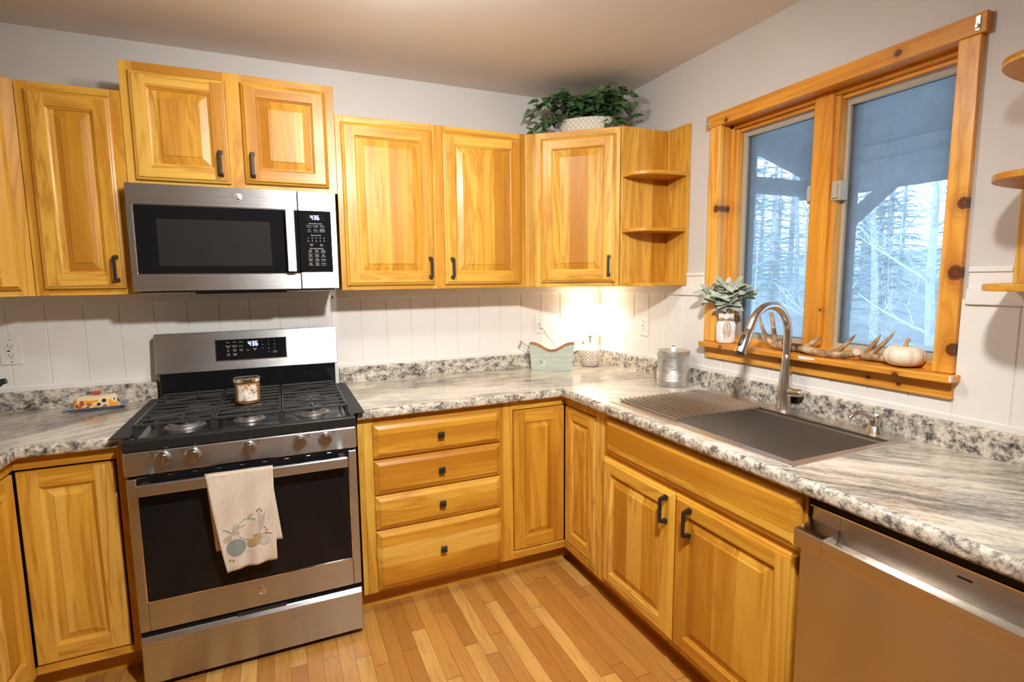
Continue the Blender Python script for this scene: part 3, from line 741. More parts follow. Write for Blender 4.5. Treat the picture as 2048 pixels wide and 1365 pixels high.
# oven door
DZ0, DZ1 = .223, .776
g = G()
g.box(RG0+.004, RG0+.034, RF, RF+.045, DZ0, DZ1); g.box(RG1-.034, RG1-.004, RF, RF+.045, DZ0, DZ1)
g.box(RG0+.034, RG1-.034, RF, RF+.045, DZ0, .331); g.box(RG0+.034, RG1-.034, RF+.012, RF+.045, .331, DZ1)
od = P(g, 'oven_door', ST, bevel=.003)
g = G(); g.box(RG0+.036, RG1-.036, RF-.001, RF+.011, .333, DZ1-.001); sub(g, 'oven_window', M['blackglass'], od, bevel=.004)
g = G()
b = RF-.001
for x0, x1, z0, z1 in ((RG0+.033, RG0+.036, .331, .74), (RG1-.036, RG1-.033, .331, .74), (RG0+.036, RG1-.036, .330, .333)): g.box(x0, x1, b-.001, RF+.005, z0, z1)
sub(g, 'window_trim', M['chrome'], od)
g = G(); g.box(-2.318, -1.647, -.778, -.764, .734, .773)
for x in (-2.300, -1.665): g.box(x-.012, x+.012, -.765, RF-.002, .740, .768)
part_label(sub(g, 'door_handle', ST, od, bevel=.004), 'flat steel bar handle')
g = G()
for i in range(9): g.box(-2.30+.075*i, -2.24+.075*i, RF+.004, RF+.03, .7765, .783)
P(g, 'door_vent', M['black'])
g = G(); g.box(RG0+.006, RG1-.006, RF+.02, RF+.05, .776, .786); P(g, 'vent_gap', BE)
def badge(par, x, y, z, r, ref):
    g = G(); g.lathe([(r, y), (r, y-.0012), (r*.93, y-.0018), (0, y-.0018)], 32, (x, 0, z), ax='y')
    g.lathe([(r*.86, y-.0016), (r*.86, y-.0024), (r*.78, y-.0024), (r*.78, y-.0016)], 32, (x, 0, z), m=1, ax='y', caps=False)
    for s in (-1, 1):
        pts = [(x+s*r*(.08+.34*u)*cos(a), y-.0022, z+r*.5*sin(a)*(1-.2*u)) for u, a in [(i/14, .4+i/14*5.2) for i in range(15)]]
        g.tube(pts, r*.05, 5, m=1)
    for k in range(4):
        a = k*pi/2+.4; g.tube([(x+r*.6*cos(a+d), y-.0022, z+r*.6*sin(a+d)) for d in (0, .3, .6, .9)], r*.05, 5, m=1)
    d = ref.location; g.shift((-d.x, -d.y, -d.z)); return part_label(g.obj('round_badge', [M['nickel'], M['galv']], par, smooth=40), 'round metal maker badge')
badge(od, -1.972, RF, .284, .017, t)
# bottom drawer
g = G(); g.prism([(RF-.004, .028), (RF-.004, .186), (RF+.004, .203), (RF+.05, .203), (RF+.05, .028)], RG0+.004, RG1-.004, ax='x')
dr = P(g, 'bottom_drawer', ST, bevel=.004)
g = G(); g.box(RG0+.004, RG1-.004, RF+.012, RF+.04, .203, .224); P(g, 'drawer_gap', M['black'])
g = G(); g.box(-2.06, -1.89, RF+.002, RF+.02, .200, .212); sub(g, 'drawer_grip', M['blackplastic'], dr)
# cooktop
g = G()
CZ = .902
g.prism([(RF-.002, .871), (RF-.004, .905), (RF+.004, .912), (RF+.022, .912), (RF+.034, CZ), (-.10, CZ), (-.10, .871)], RG0, RG1, ax='x')
g.box(RG0, RG0+.022, RF+.02, -.10, CZ-.004, .914); g.box(RG1-.022, RG1, RF+.02, -.10, CZ-.004, .914)
part_label(P(g, 'cooktop', BE, bevel=.004), 'glossy black cooktop tray')
BUR = [(-2.20, -.545, .050), (-2.20, -.235, .036), (-1.984, -.545, .042), (-1.984, -.30, .030), (-1.755, -.545, .050), (-1.755, -.235, .040)]
bset = {}
for x, y, r in BUR:
    g = G(); g.lathe([(r*1.35, 0), (r*1.35, .003), (r*1.1, .006), (r*1.08, .016), (r*.9, .019), (0, .019)], 36)
    b = g.obj('burner', M['galv'], t, loc=(x-t.location.x, y-t.location.y, CZ), smooth=40)
    g = G(); g.lathe([(r*.86, .0192), (r*.88, .025), (r*.8, .028), (0, .0285)], 36); part_label(g.obj('burner_cap', BE, b, smooth=40), 'black burner cap')
def grate(x0, x1, burners, ybars):
    g = G(); zt = .951; h = .0072; w = .0042; y0, y1 = -.652, -.118
    def bar(ax, ay, bx, by, za=zt, zb_=None, wd=w):
        zb_ = za if zb_ is None else zb_
        d = Vector((bx-ax, by-ay, 0)).normalized(); n = Vector((-d.y, d.x, 0))*wd
        A = Vector((ax, ay, za)); B = Vector((bx, by, zb_)); dn = Vector((0, 0, -h*1.25)); n2 = n*.72
        r0 = [A-n2, A+n2, A+n+dn, A-n+dn]; r1 = [B-n2, B+n2, B+n+dn, B-n+dn]
        g.grid([r0, r1], closed_u=True); g.quad(r0); g.quad(r1)
    for x in (x0, x1): bar(x, y0, x, y1)
    for y in ybars:
        segs = [(x0, x1)]
        for bx, by, rad in burners:
            if abs(y-by) < rad*.5 and y not in (y0, y1): segs = [(x0, bx-rad*.75), (bx+rad*.75, x1)]
        for a, b in segs: bar(a, y, b, y)
    for bx, by, rad in burners:
        w2 = (x1-x0)/2
        for s in (-1, 1):
            bar(bx-w2*.88, by+s*.048, bx+w2*.88, by-s*.048, zt+.001)
        bar(bx, by-rad*1.3, bx, by-rad*.3); bar(bx, by+rad*.3, bx, by+rad*1.3)
    for x in (x0, x1):
        for y in (y0+.006, (y0+y1)/2, y1-.006): g.prism([(x-.006, y-.006), (x+.006, y-.006), (x+.006, y+.006), (x-.006, y+.006)], CZ+.002, zt-.004)
    return part_label(P(g, 'grate', M['castiron'], bevel=.0012, seg=1), 'cast iron pan grate')
yb = [-.652+.0667*i for i in range(9)]
grate(-2.335, -2.100, [(-2.20, -.525, .075), (-2.20, -.235, .070)], yb)
grate(-2.090, -1.872, [(-1.984, -.545, .055)], yb)
grate(-1.862, -1.630, [(-1.755, -.525, .075), (-1.755, -.235, .070)], yb)
# backguard
g = G(); g.box(RG0+.012, RG1-.012, -.098, -.032, .895, 1.036); P(g, 'backguard_riser', M['blackglass'], bevel=.003)
g = G(); g.prism([(-.103, 1.034), (-.086, 1.210), (-.034, 1.210), (-.034, 1.034)], RG0-.001, RG1+.001, ax='x'); bgp = P(g, 'backguard', ST, bevel=.003)
tilt = math.atan2(.017, .176)
def bgpt(x, z, out): return Vector((x, -.103+(z-1.034)*.017/.176-out, z))
g = G()
def slab(g, x0, x1, z0, z1, out, m=0, base=.0):
    a = [bgpt(x0, z0, base), bgpt(x1, z0, base), bgpt(x1, z1, base), bgpt(x0, z1, base)]; b = [bgpt(x0, z0, out), bgpt(x1, z0, out), bgpt(x1, z1, out), bgpt(x0, z1, out)]
    g.grid([a, b], m, closed_u=True); g.quad(b, m)
slab(g, -2.128, -1.835, 1.080, 1.173, .003); cpd = sub(g, 'control_display', M['blackglass'], bgp, bevel=.004)
g = G(); slab(g, -2.131, -2.128, 1.078, 1.175, .0035); slab(g, -1.835, -1.832, 1.078, 1.175, .0035); slab(g, -2.131, -1.832, 1.077, 1.080, .0035)
sub(g, 'display_trim', M['chrome'], bgp)
def seg_digits(g, s, x, y, z, h, fn):
    """seven-segment figures"""
    SEG = {'4': 'bcfg', '3': 'abcdg', '6': 'acdefg'}
    w = h*.5; tk = h*.12; px = x
    for ch in s:
        for k in SEG[ch]:
            bx = {'a': (tk*.6, w-tk*.6, h-tk, h), 'g': (tk*.6, w-tk*.6, h/2-tk/2, h/2+tk/2), 'd': (tk*.6, w-tk*.6, 0, tk),
                  'f': (0, tk, h/2+tk*.3, h-tk*.3), 'b': (w-tk, w, h/2+tk*.3, h-tk*.3), 'e': (0, tk, tk*.3, h/2-tk*.3), 'c': (w-tk, w, tk*.3, h/2-tk*.3)}[k]
            g.quad([fn(px+bx[0], z+bx[2]), fn(px+bx[1], z+bx[2]), fn(px+bx[1], z+bx[3]), fn(px+bx[0], z+bx[3])])
        px += w*1.42
g = G(); seg_digits(g, '436', -1.995, 0, 1.140, .021, lambda x, z: bgpt(x, z, .0036)); sub(g, 'clock_digits', M['digits'], bgp, fix=False)
g = G()
Mr = Matrix.Rotation(-tilt, 3, 'X')
def bt(s, x, z, sz): p = bgpt(x, z, .0038); text_mesh(g, s, sz, p, 0, Mr)
for i, row in enumerate((('Bake', 'Broil', 'Warm'), ('Convect\nBake', 'Convect\nRoast', 'Proof'), ('Air\nFry', 'Delay\nTime', 'Cook\nTime'), ('Self\nClean', 'Steam\nClean', ''))):
    for j, s in enumerate(row):
        if s: bt(s, -2.078+.0265*j, 1.160-.0185*i, .0062)
for i, row in enumerate(('123', '456', '789')):
    for j, s in enumerate(row): bt(s, -1.935+.026*j, 1.160-.0175*i, .0075)
bt('0', -1.909, 1.1075, .0075); bt('Timer\nOn/Off', -1.883, 1.1075, .0058); bt('Start', -1.997, 1.122, .0062); bt('Cancel\nOff', -1.968, 1.124, .0062)
sub(g, 'panel_lettering', M['print_white'], bgp, fix=False)
# the flat strips closing the slots between range and worktop
for x0, x1, lb in ((-2.402, -2.342, 'flat black gap strip along the left side of the range'), (-1.626, -1.566, 'flat black gap strip along the right side of the range')):
    o = thing('stove_gap_cover', lb, 'gap cover', ((x0+x1)/2, -.37, CT+.0005), group='stove gap covers')
    g = G(); g.box(x0, x1, -.690, -.040, CT+.0008, CT+.0042); g.obj('strip', M['gapstrip'], o, world=True, bevel=.001)

# ------------------------------------------------------------------ microwave
t = thing('microwave', 'stainless over-the-range microwave reading 436', 'microwave', (-1.984, -.18, 1.40))
MF, MX0, MX1, MZ0, MZ1 = -.362, -2.363, -1.605, 1.402, 1.812
g = G(); g.box(MX0+.003, MX1-.003, -.325, -.02, MZ0+.004, MZ1); P(g, 'case', M['blackplastic'], bevel=.003)
g = G(); sx = -1.7605
g.box(MX0, sx-.0012, MF+.004, -.324, MZ0, MZ1-.001)
md = P(g, 'door', ST, bevel=.003)
g = G(); g.box(MX0+.023, sx-.001, MF-.0005, MF+.0045, 1.470, 1.731); mg = sub(g, 'door_window', M['blackglass'], md, bevel=.002)
g = G()
for a in ((MX0+.0205, MX0+.023, 1.4675, 1.7335), (MX0+.023, sx-.002, 1.4675, 1.470)): g.box(a[0], a[1], MF-.001, MF+.004, a[2], a[3])
sub(g, 'window_trim', M['chrome'], md)
g = G(); g.box(MX0, sx-.001, MF, MF+.004, MZ0+.0005, 1.4675); g.box(MX0, sx-.001, MF, MF+.004, 1.7335, MZ1-.001); g.box(MX0, MX0+.0205, MF, MF+.004, 1.4675, 1.7335); sub(g, 'door_skin', ST, md, bevel=.001)
g = G(); g.box(-2.27, -1.87, MF-.0008, MF-.0004, 1.50, 1.68); sub(g, 'window_screen', plain('oven_mesh', (.022, .021, .02), .12, 0, .6), md)
g = G(); g.prism([(-1.811, -.398), (-1.775, -.398), (-1.775, -.390), (-1.811, -.390)], 1.474, 1.731)
for z in (1.478, 1.717): g.box(-1.806, -1.780, -.391, MF-.0005, z, z+.010)
part_label(sub(g, 'door_handle', ST, md, bevel=.003), 'vertical steel bar handle')
badge(md, -1.983, MF, 1.774, .0165, t)
g = G(); g.box(sx+.0012, MX1, MF, -.324, MZ0, MZ1-.001); mp = P(g, 'control_column', ST, bevel=.003)
g = G(); g.box(sx+.0012, -1.628, MF-.001, MF+.002, 1.472, 1.732); sub(g, 'keypad', M['blackglass'], mp, bevel=.003)
g = G(); g.box(-1.727, -1.657, MF-.0016, MF-.001, 1.690, 1.716); sub(g, 'clock_window', M['black'], mp)
g = G(); seg_digits(g, '436', -1.7105, 0, 1.6945, .0175, lambda x, z: Vector((x, MF-.0022, z))); sub(g, 'clock_digits', M['digits'], mp, fix=False)
g = G()
def mt_(s, x, z, sz): text_mesh(g, s, sz, (x, MF-.0022, z))
cx = [-1.718, -1.692, -1.666]
mt_('Sensor Microwave', -1.692, 1.678, .0072)
for i, (row, z) in enumerate(((('Popcorn', 'Beverage', 'Potato'), 1.669), (('Melt', 'Reheat', 'Chicken/\nFresh Veg'), 1.651), (('Cook\nTime', 'Power\nLevel', 'Add 30\nSeconds'), 1.563), (('Defrost\nLight', 'Popcorn\nweight', 'Set\nClock'), 1.545), (('Vent Fan\nHi/Lo', 'Timer\nOn/Off', 'Settings'), 1.527), (('Start\nPause', 'Surface\nLight', 'Options'), 1.509))):
    for s, x in zip(row, cx):
        mt_(s, x, z, .0052 if '\n' in s else .0058); g.box(x-.010, x+.010, MF-.002, MF-.0016, z-.0078, z-.0073)
mt_('Express Cook', -1.692, 1.629, .0070)
for i, row in enumerate(('12345', '67890')):
    for j, s in enumerate(row): mt_(s, -1.724+.016*j, 1.617-.0125*i, .0082)
mt_('Cancel\nOff', -1.712, 1.588, .0052); mt_('Start\nPause', -1.672, 1.588, .0052); mt_('Microwave Features', -1.692, 1.573, .0068)
sub(g, 'keypad_lettering', M['print_white'], mp, fix=False)
g = G(); g.box(MX0+.02, MX1-.02, -.35, -.06, MZ0-.006, MZ0+.006); P(g, 'underside', M['blackplastic'], bevel=.002)
for x in (-2.25, -1.72):
    g = G(); g.box(x-.07, x+.07, -.34, -.20, MZ0-.010, MZ0-.006); P(g, 'grease_filter', M['galv'])
g = G(); g.box(-2.16, -1.82, -.345, -.28, MZ0-.014, MZ0-.006); P(g, 'light_cover', M['blackglass'], bevel=.002)

# ------------------------------------------------------------------ dishwasher
t = thing('dishwasher', 'stainless dishwasher with a recessed bar handle, right of the sink cabinet', 'dishwasher', (-.33, -2.175, 0))
DX, DA, DB = -.640, -1.872, -2.478
SY = M['steel_y']
g = G(); g.box(-.585, -.03, DB+.004, DA-.004, .10, .862); P(g, 'tub', M['blackplastic'])
g = G(); g.box(-.54, -.50, DB, DA, 0, .10); P(g, 'toe_panel', M['blackplastic'])
g = G(); g.box(DX, -.586, DB+.001, DA-.001, .112, .735); dd = P(g, 'door', SY, bevel=.003)
# handle: bar lip in front, scooped pocket behind it
g = G()
prof = [(DX, .735), (DX-.024, .742), (DX-.026, .746), (DX-.026, .786), (DX-.021, .789), (DX-.016, .784), (DX-.004, .765), (DX+.018, .757), (DX+.034, .770), (DX+.040, .795), (DX+.041, .837), (DX+.055, .837), (DX+.055, .735)]
g.prism(prof, DB+.001, DA-.075, ax='y')
endp = [(DX, .735), (DX-.024, .742), (DX-.026, .746), (DX-.026, .786), (DX-.021, .789), (DX+.012, .792), (DX+.040, .800), (DX+.041, .837), (DX+.055, .837), (DX+.055, .735)]
g.prism(endp, DA-.0745, DA-.001, ax='y')
part_label(sub(g, 'bar_handle', SY, dd, smooth=30), 'steel lip handle with a scooped pocket')
g = G(); g.box(DX+.030, DX+.055, DB+.001, DA-.001, .838, .842); sub(g, 'top_rim', M['chrome'], dd)
g = G(); g.box(DX+.034, -.586, DB+.002, DA-.002, .8425, .866); P(g, 'control_strip', M['blackglass'], bevel=.001)
g = G(); g.box(DX+.0395, DX+.042, -2.215, -2.19, .812, .816); P(g, 'indicator_slot', M['print_dark'])

# ------------------------------------------------------------------ sink, rack, faucet, soap pump
t = thing('kitchen_sink', 'wide stainless workstation sink set in the worktop below the window', 'sink', (-.33, -1.38, CT))
SK = M['sink']
SX0, SX1, SA, SB = -.594, -.038, -.960, -1.802
BX0, BX1, BA, BB, BD = -.556, -.122, -.988, -1.776, .25
g = G(); z = CT+.0025
o4 = [(SX0, SB), (SX1, SB), (SX1, SA), (SX0, SA)]; i4 = [(BX0, BB), (BX1, BB), (BX1, BA), (BX0, BA)]
rows = [[(x, y, CT+.0006) for x, y in o4], [(x, y, z) for x, y in o4]]
ins = lambda d: [(SX0+d, SB+d), (SX1-d, SB+d), (SX1-d, SA-d), (SX0+d, SA-d)]
rows = [[(x, y, CT+.0004) for x, y in o4], [(x, y, z) for x, y in ins(.002)], [(x, y, z) for x, y in i4]]
g.grid(rows, closed_u=True); part_label(g.obj('rim', M['rim'], t, world=True, fix=False), 'flat steel rim')
def bowl_ring(d, zz): return [(BX0+d, BB+d, zz), (BX1-d, BB+d, zz), (BX1-d, BA-d, zz), (BX0+d, BA-d, zz)]
g = G(); g.grid([bowl_ring(0, z), bowl_ring(0, z-.014), bowl_ring(.008, z-.014), bowl_ring(.008, z-BD+.012), bowl_ring(.020, z-BD)], closed_u=True)
g.quad(bowl_ring(.020, z-BD)); g.obj('bowl', SK, t, world=True, fix=False)
g = G(); g.box(BX1-.009, BX1+.001, BB, -1.31, z-.0005, z+.002); g.box(BX1+.010, BX1+.013, BB-.004, -1.29, z-.0005, z+.0016)
part_label(g.obj('ledge_track', M['nickel'], t, world=True), 'raised track along the rear bowl edge')
g = G(); g.lathe([(.055, z-BD+.0006), (.055, z-BD+.003), (.045, z-BD+.003), (.040, z-BD-.004+.006), (0, z-BD+.001)], 28, (-.33, -1.52, 0)); g.obj('drain', M['chrome'], t, world=True, smooth=40)
t = thing('drying_rack', 'roll-up drying rack of steel rods over the far half of the sink', 'rack', (-.345, -1.145, CT))
rods = []
for i in range(19):
    x = -.553+.4245*i/18
    g = G(); g.tube([(x, -.972, CT+.0095), (x, -1.318, CT+.0095)], .0037, 8)
    g.obj('rod', M['rod'], t, world=True, smooth=40)
for y in (-.984, -1.300):
    g = G(); g.box(-.556, -.126, y-.003, y+.003, CT+.0028, CT+.0056); g.obj('silicone_strip', M['galv'], t, world=True)

t = thing('kitchen_faucet', 'brushed nickel gooseneck faucet with a pull-down spray head', 'faucet', (-.066, -1.362, CT+.0025))
NK = M['nickel']
g = G(); g.lathe([(.0265, 0), (.0265, .004), (.0255, .006), (.0250, .058), (.0250, .085), (.0235, .115), (.0195, .150), (.0168, .190), (.0162, .216), (.0158, .2165)], 36); g.obj('faucet_body', NK, t, smooth=40)
ph = R(180+3)      # spout heading
dx, dy = cos(ph), sin(ph)
def fp(r, z): return (dx*r, dy*r, z)
arc = [fp(0, .2175), fp(0, .25), fp(0, .29)]
rad_ = .108; cz = .297
for i in range(1, 22):
    a = pi*(i/22)*.905
    arc.append(fp(rad_-rad_*cos(a), cz+rad_*sin(a)*1.02))
e = Vector(arc[-1]); tdir = (Vector(arc[-1])-Vector(arc[-2])).normalized()
arc.append(tuple(e+tdir*.022))
g = G(); g.tube(arc, [.0152, .0150]+[.0146]*(len(arc)-2), 20); g.obj('spout', NK, t, smooth=40)
p0 = Vector(arc[-1]); 
g = G(); g.tube([p0, p0+tdir*.003, p0+tdir*.004, p0+tdir*.060, p0+tdir*.086, p0+tdir*.094], [.0150, .0150, .0158, .0192, .0218, .0205], 24)
sp = g.obj('spray_head', NK, t, smooth=40)
g = G(); pc = p0+tdir*.050; out = Vector((dx, dy, 0)); out = (out-tdir*out.dot(tdir)).normalized()
q0 = p0+tdir*.026+out*.0165; q1 = p0+tdir*.074+out*.0205
g.tube([q0, q0+tdir*.004, q1-tdir*.004, q1], [.004, .0075, .0085, .005], 12, flat=.55); part_label(g.obj('spray_button', M['blackplastic'], sp, smooth=40), 'black spray buttons')
g = G(); pt = p0+tdir*.0942; g.tube([pt, pt+tdir*.002], [.017, .016], 20); part_label(g.obj('nozzle', M['blackplastic'], sp), 'dark nozzle')
g = G(); g.tube([(0, .006, .070), (0, -.022, .071), (0, -.040, .0725), (0, -.056, .074), (0, -.066, .0755), (0, -.071, .0762), (0, -.0725, .0764)], [.0160, .0165, .0155, .0150, .0150, .0125, .007], 22)
g.obj('lever_handle', NK, t, smooth=40)

t = thing('soap_dispenser', 'brushed nickel soap pump set at the right rear of the sink', 'soap dispenser', (-.070, -1.700, CT+.0025))
g = G(); g.lathe([(.0285, 0), (.0275, .003), (.0215, .020), (.0205, .022)], 32); g.obj('base', NK, t, smooth=40)
g = G(); g.lathe([(.0145, .022), (.0145, .034), (.0165, .0342), (.0175, .048), (.0185, .056), (.0175, .058), (.0150, .054), (0, .054)], 32)
ph2 = R(160); d2 = Vector((cos(ph2), sin(ph2), 0))
pp = [d2*.010+Vector((0, 0, .049)), d2*.028+Vector((0, 0, .060)), d2*.046+Vector((0, 0, .068)), d2*.064+Vector((0, 0, .068)), d2*.080+Vector((0, 0, .060)), d2*.090+Vector((0, 0, .050))]
g.tube(pp, [.012, .0095, .0082, .0075, .0070, .0066], 16); g.obj('pump_head', NK, t, smooth=40)

# ------------------------------------------------------------------ leaves
def leaf(g, base, d, up, L, Wd, m=0, droop=.25, fold=.25, shape='ovate', n=6):
    d = Vector(d).normalized(); up = Vector(up); sd = d.cross(up)
    sd = sd.normalized() if sd.length > 1e-5 else d.orthogonal().normalized()
    nn = sd.cross(d).normalized(); rows = []
    for i in range(n+1):
        u = i/n
        if shape == 'ivy': w = Wd*(max(0, sin(pi*min(1, u*1.02+.0))**.55)*(1-.55*u)*(1.12 if .12 < u < .45 else .86))
        elif shape == 'round': w = Wd*(sin(pi*min(1, (u*.97+.03)**.9))**.55)*(.85+.3*u)
        elif shape == 'heart': w = Wd*(sin(pi*min(1, u**.75))**.7)*(1-.25*u)
        else: w = Wd*sin(pi*min(1, u*.97+.03))**.8
        c = Vector(base)+d*(L*u)-nn*(L*droop*u*u)
        rows.append([c-sd*w+nn*(w*fold), c-sd*w*.5+nn*(w*fold*.35), c, c+sd*w*.5+nn*(w*fold*.35), c+sd*w+nn*(w*fold)])
    g.grid(rows, m)
def leaf_mat(name, cols, rough=.45, scale=9):
    k = N(name); n = k.noise(k.obj(), scale, 3); n2 = k.noise(k.obj(), 60, 2)
    st = [(i/(len(cols)-1)*.44+.28, c) for i, c in enumerate(cols)]
    return k.fin(k.ramp(k.math('ADD', k.math('MULTIPLY', n, .85), k.math('MULTIPLY', n2, .15)), st), rough, 0, .4)
M['ivy'] = leaf_mat('ivy_leaves', [(.014, .045, .018), (.040, .10, .036), (.085, .16, .06), (.20, .32, .10)], .4, 22)
M['sage'] = leaf_mat('sage_grey_leaves', [(.22, .27, .20), (.40, .45, .36), (.58, .61, .53)], .8, 30)
M['stem'] = plain('plant_stem', (.10, .14, .05), .7)
M['twine'] = plain('jute_twine', (.50, .36, .20), .9, var=.2)

# ------------------------------------------------------------------ ivy on top of the corner cabinet
rnd = random.Random(7)
t = thing('potted_ivy', 'trailing green ivy in a white lattice planter on top of the corner cabinet', 'plant', (-.300, -.300, Z_T), R(-36))
k = N('lattice_planter'); x, y, z = k.sep(k.obj())[:3]
la = k.math('PINGPONG', k.math('MULTIPLY', k.math('ADD', x, z), 75), 1.0); lb = k.math('PINGPONG', k.math('MULTIPLY', k.math('SUBTRACT', x, z), 75), 1.0)
M['planter'] = k.fin(k.mix(k.math('LESS_THAN', k.math('MINIMUM', la, lb), .28), (.78, .76, .66), (.60, .58, .46)), .6, bump=k.math('MINIMUM', la, lb), bump_d=.003, bump_s=.6)
g = G(); ov = lambda a, b, zz: [(a*cos(2*pi*i/36), b*sin(2*pi*i/36), zz) for i in range(36)]
g.grid([ov(.125, .060, .0008), ov(.128, .062, .006), ov(.150, .074, .098), ov(.154, .077, .102), ov(.150, .073, .104), ov(.142, .066, .098), ov(.13, .06, .06)], closed_u=True)
g.quad(ov(.125, .060, .0008)); g.quad(ov(.13, .06, .06)); g.obj('planter', M['planter'], t, smooth=50)
g = G(); gs = G()
for i in range(34):
    a = rnd.uniform(0, 2*pi); e = rnd.uniform(.2, 1)
    p = Vector((.115*cos(a)*e, .05*sin(a)*e, .09)); L = rnd.uniform(.10, .24)
    hx = cos(a)*rnd.uniform(.5, 1.0); hy = sin(a)*rnd.uniform(.2, .6)-.12; pts = [p]
    for j in range(6):
        u = (j+1)/6; z = .09+L*(.78*sin(min(pi, u*2.0)))-.06*u*u*(1.6 if abs(hx) > .55 else .6)
        q = Vector((p.x+hx*L*u*1.05, p.y+hy*L*u, max(.012, z))); pts.append(q)
    gs.tube(pts, .0016, 5)
    for j, q in enumerate(pts[1:]):
        for r_ in range(2 if rnd.random() < .6 else 1):
            an = rnd.uniform(0, 2*pi); d = Vector((cos(an)*.8+hx*.6, sin(an)*.6-.45, rnd.uniform(-.55, .45)))
            leaf(g, q, d, (rnd.uniform(-.4, .4), -.7, .8), rnd.uniform(.042, .070), rnd.uniform(.020, .031), 0, rnd.uniform(.1, .5), rnd.uniform(.15, .4), 'ivy')
# one long tendril hanging to the left front
for q0, q1 in (((-.15, -.05, .09), (-.31, -.045, .016)), ((-.10, -.06, .09), (-.20, -.085, .045))):
    pts = [Vector(q0).lerp(Vector(q1), u/5)+Vector((0, 0, .03*sin(pi*u/5))) for u in range(6)]; gs.tube(pts, .0016, 5)
    for q in pts[1:]:
        for s in (-1, 1): leaf(g, q, (-.5+.3*s, -.4, .25*s), (0, -.8, .7), .055, .027, 0, .3, .25, 'ivy')
fo = g.obj('ivy_leaves', M['ivy'], t, smooth=60, fix=False); gs.obj('ivy_stems', M['stem'], fo, smooth=60)

# ------------------------------------------------------------------ table lamp
t = thing('table_lamp', 'small glowing table lamp with a patterned ceramic base in the counter corner', 'lamp', (TABLE_LAMP[0], TABLE_LAMP[1], CT))
k = N('relief_pattern_ceramic'); x, y, z = k.sep(k.obj())[:3]
u = k.math('MULTIPLY', k.math('ARCTAN2', y, x), 1.273*1.0); v = k.math('MULTIPLY', z, 23.0)
fu = k.math('SUBTRACT', k.math('FRACT', u), .5); fv = k.math('SUBTRACT', k.math('FRACT', v), .5)
rr = k.math('SQRT', k.math('ADD', k.math('MULTIPLY', fu, fu), k.math('MULTIPLY', fv, fv)))
w1 = k.math('PINGPONG', k.math('MULTIPLY', rr, 5.2), 1.0); an = k.math('PINGPONG', k.math('MULTIPLY', k.math('ARCTAN2', fv, fu), 8/pi), 1.0)
ln = k.math('MINIMUM', k.math('ADD', w1, .05), an); fac = k.math('LESS_THAN', ln, .26)
M['lampbase'] = k.fin(k.mix(fac, (.45, .36, .27), (.82, .78, .71)), .5, bump=ln, bump_d=.002, bump_s=.5)
g = G(); g.lathe([(.046, .0005), (.050, .003), (.0555, .012), (.0555, .092), (.0545, .096)], 48); g.obj('base', M['lampbase'], t, smooth=40)
g = G(); g.lathe([(.0545, .0962), (.054, .103), (.044, .118), (.030, .128), (.018, .133), (.013, .136), (0, .137)], 40); part_label(g.obj('glazed_top', M['ceramic'], t, smooth=50), 'plain white glazed shoulder')
g = G(); g.lathe([(.0055, .136), (.0055, .166), (.0135, .170), (.0135, .190), (.010, .200), (.009, .232), (0, .233)], 20); g.obj('socket', M['nickel'], t, smooth=40)
g = G(); g.lathe([(.010, .234), (.020, .250), (.027, .272), (.022, .294), (0, .303)], 20); bo = g.obj('bulb', M['bulb'], t, smooth=60)
bo.visible_shadow = True
g = G(); sb, stp = .192, .360
g.lathe([(.0945, sb), (.0930, stp), (.0918, stp), (.0933, sb), (.0945, sb)], 56, caps=False); g.obj('lamp_shade', M['shade'], t, smooth=50)
g = G()
for a in (0, 2*pi/3, 4*pi/3): g.tube([(.012*cos(a), .012*sin(a), .192), (.093*cos(a), .093*sin(a), .200)], .0014, 6)
g.obj('shade_spider', M['nickel'], t)
g = G(); L0 = Vector((-TABLE_LAMP[0], -TABLE_LAMP[1], -CT)); wp = lambda *p: Vector(p)+L0
g.tube([wp(-.428, -.030, 1.145), wp(-.415, -.036, 1.128), wp(-.375, -.034, 1.075), wp(-.345, -.030, 1.045), wp(-.30, -.045, .985), wp(-.265, -.052, .930), wp(-.245, -.065, .9175), wp(-.24, -.08, .9170), wp(-.225, -.12, .9170), wp(-.214, -.136, .9172)], .0023, 8)
g.prism([(-.012, 0), (.012, 0), (.008, .022), (-.008, .022)], 0, .02, ax='z')
g2 = G(); g2.box(-.012, .012, -.026, -.0005, -.010, .010); g2.shift(tuple(wp(-.431, -.0142, 1.152)))
g.v = g.v[:-8]; g.f = g.f[:-6]; g.m = g.m[:-6]
pc_ = g.obj('power_cord', M['plastic_white'], t, smooth=50); part_label(g2.obj('plug', M['plastic_white'], pc_, bevel=.003), 'white plug')

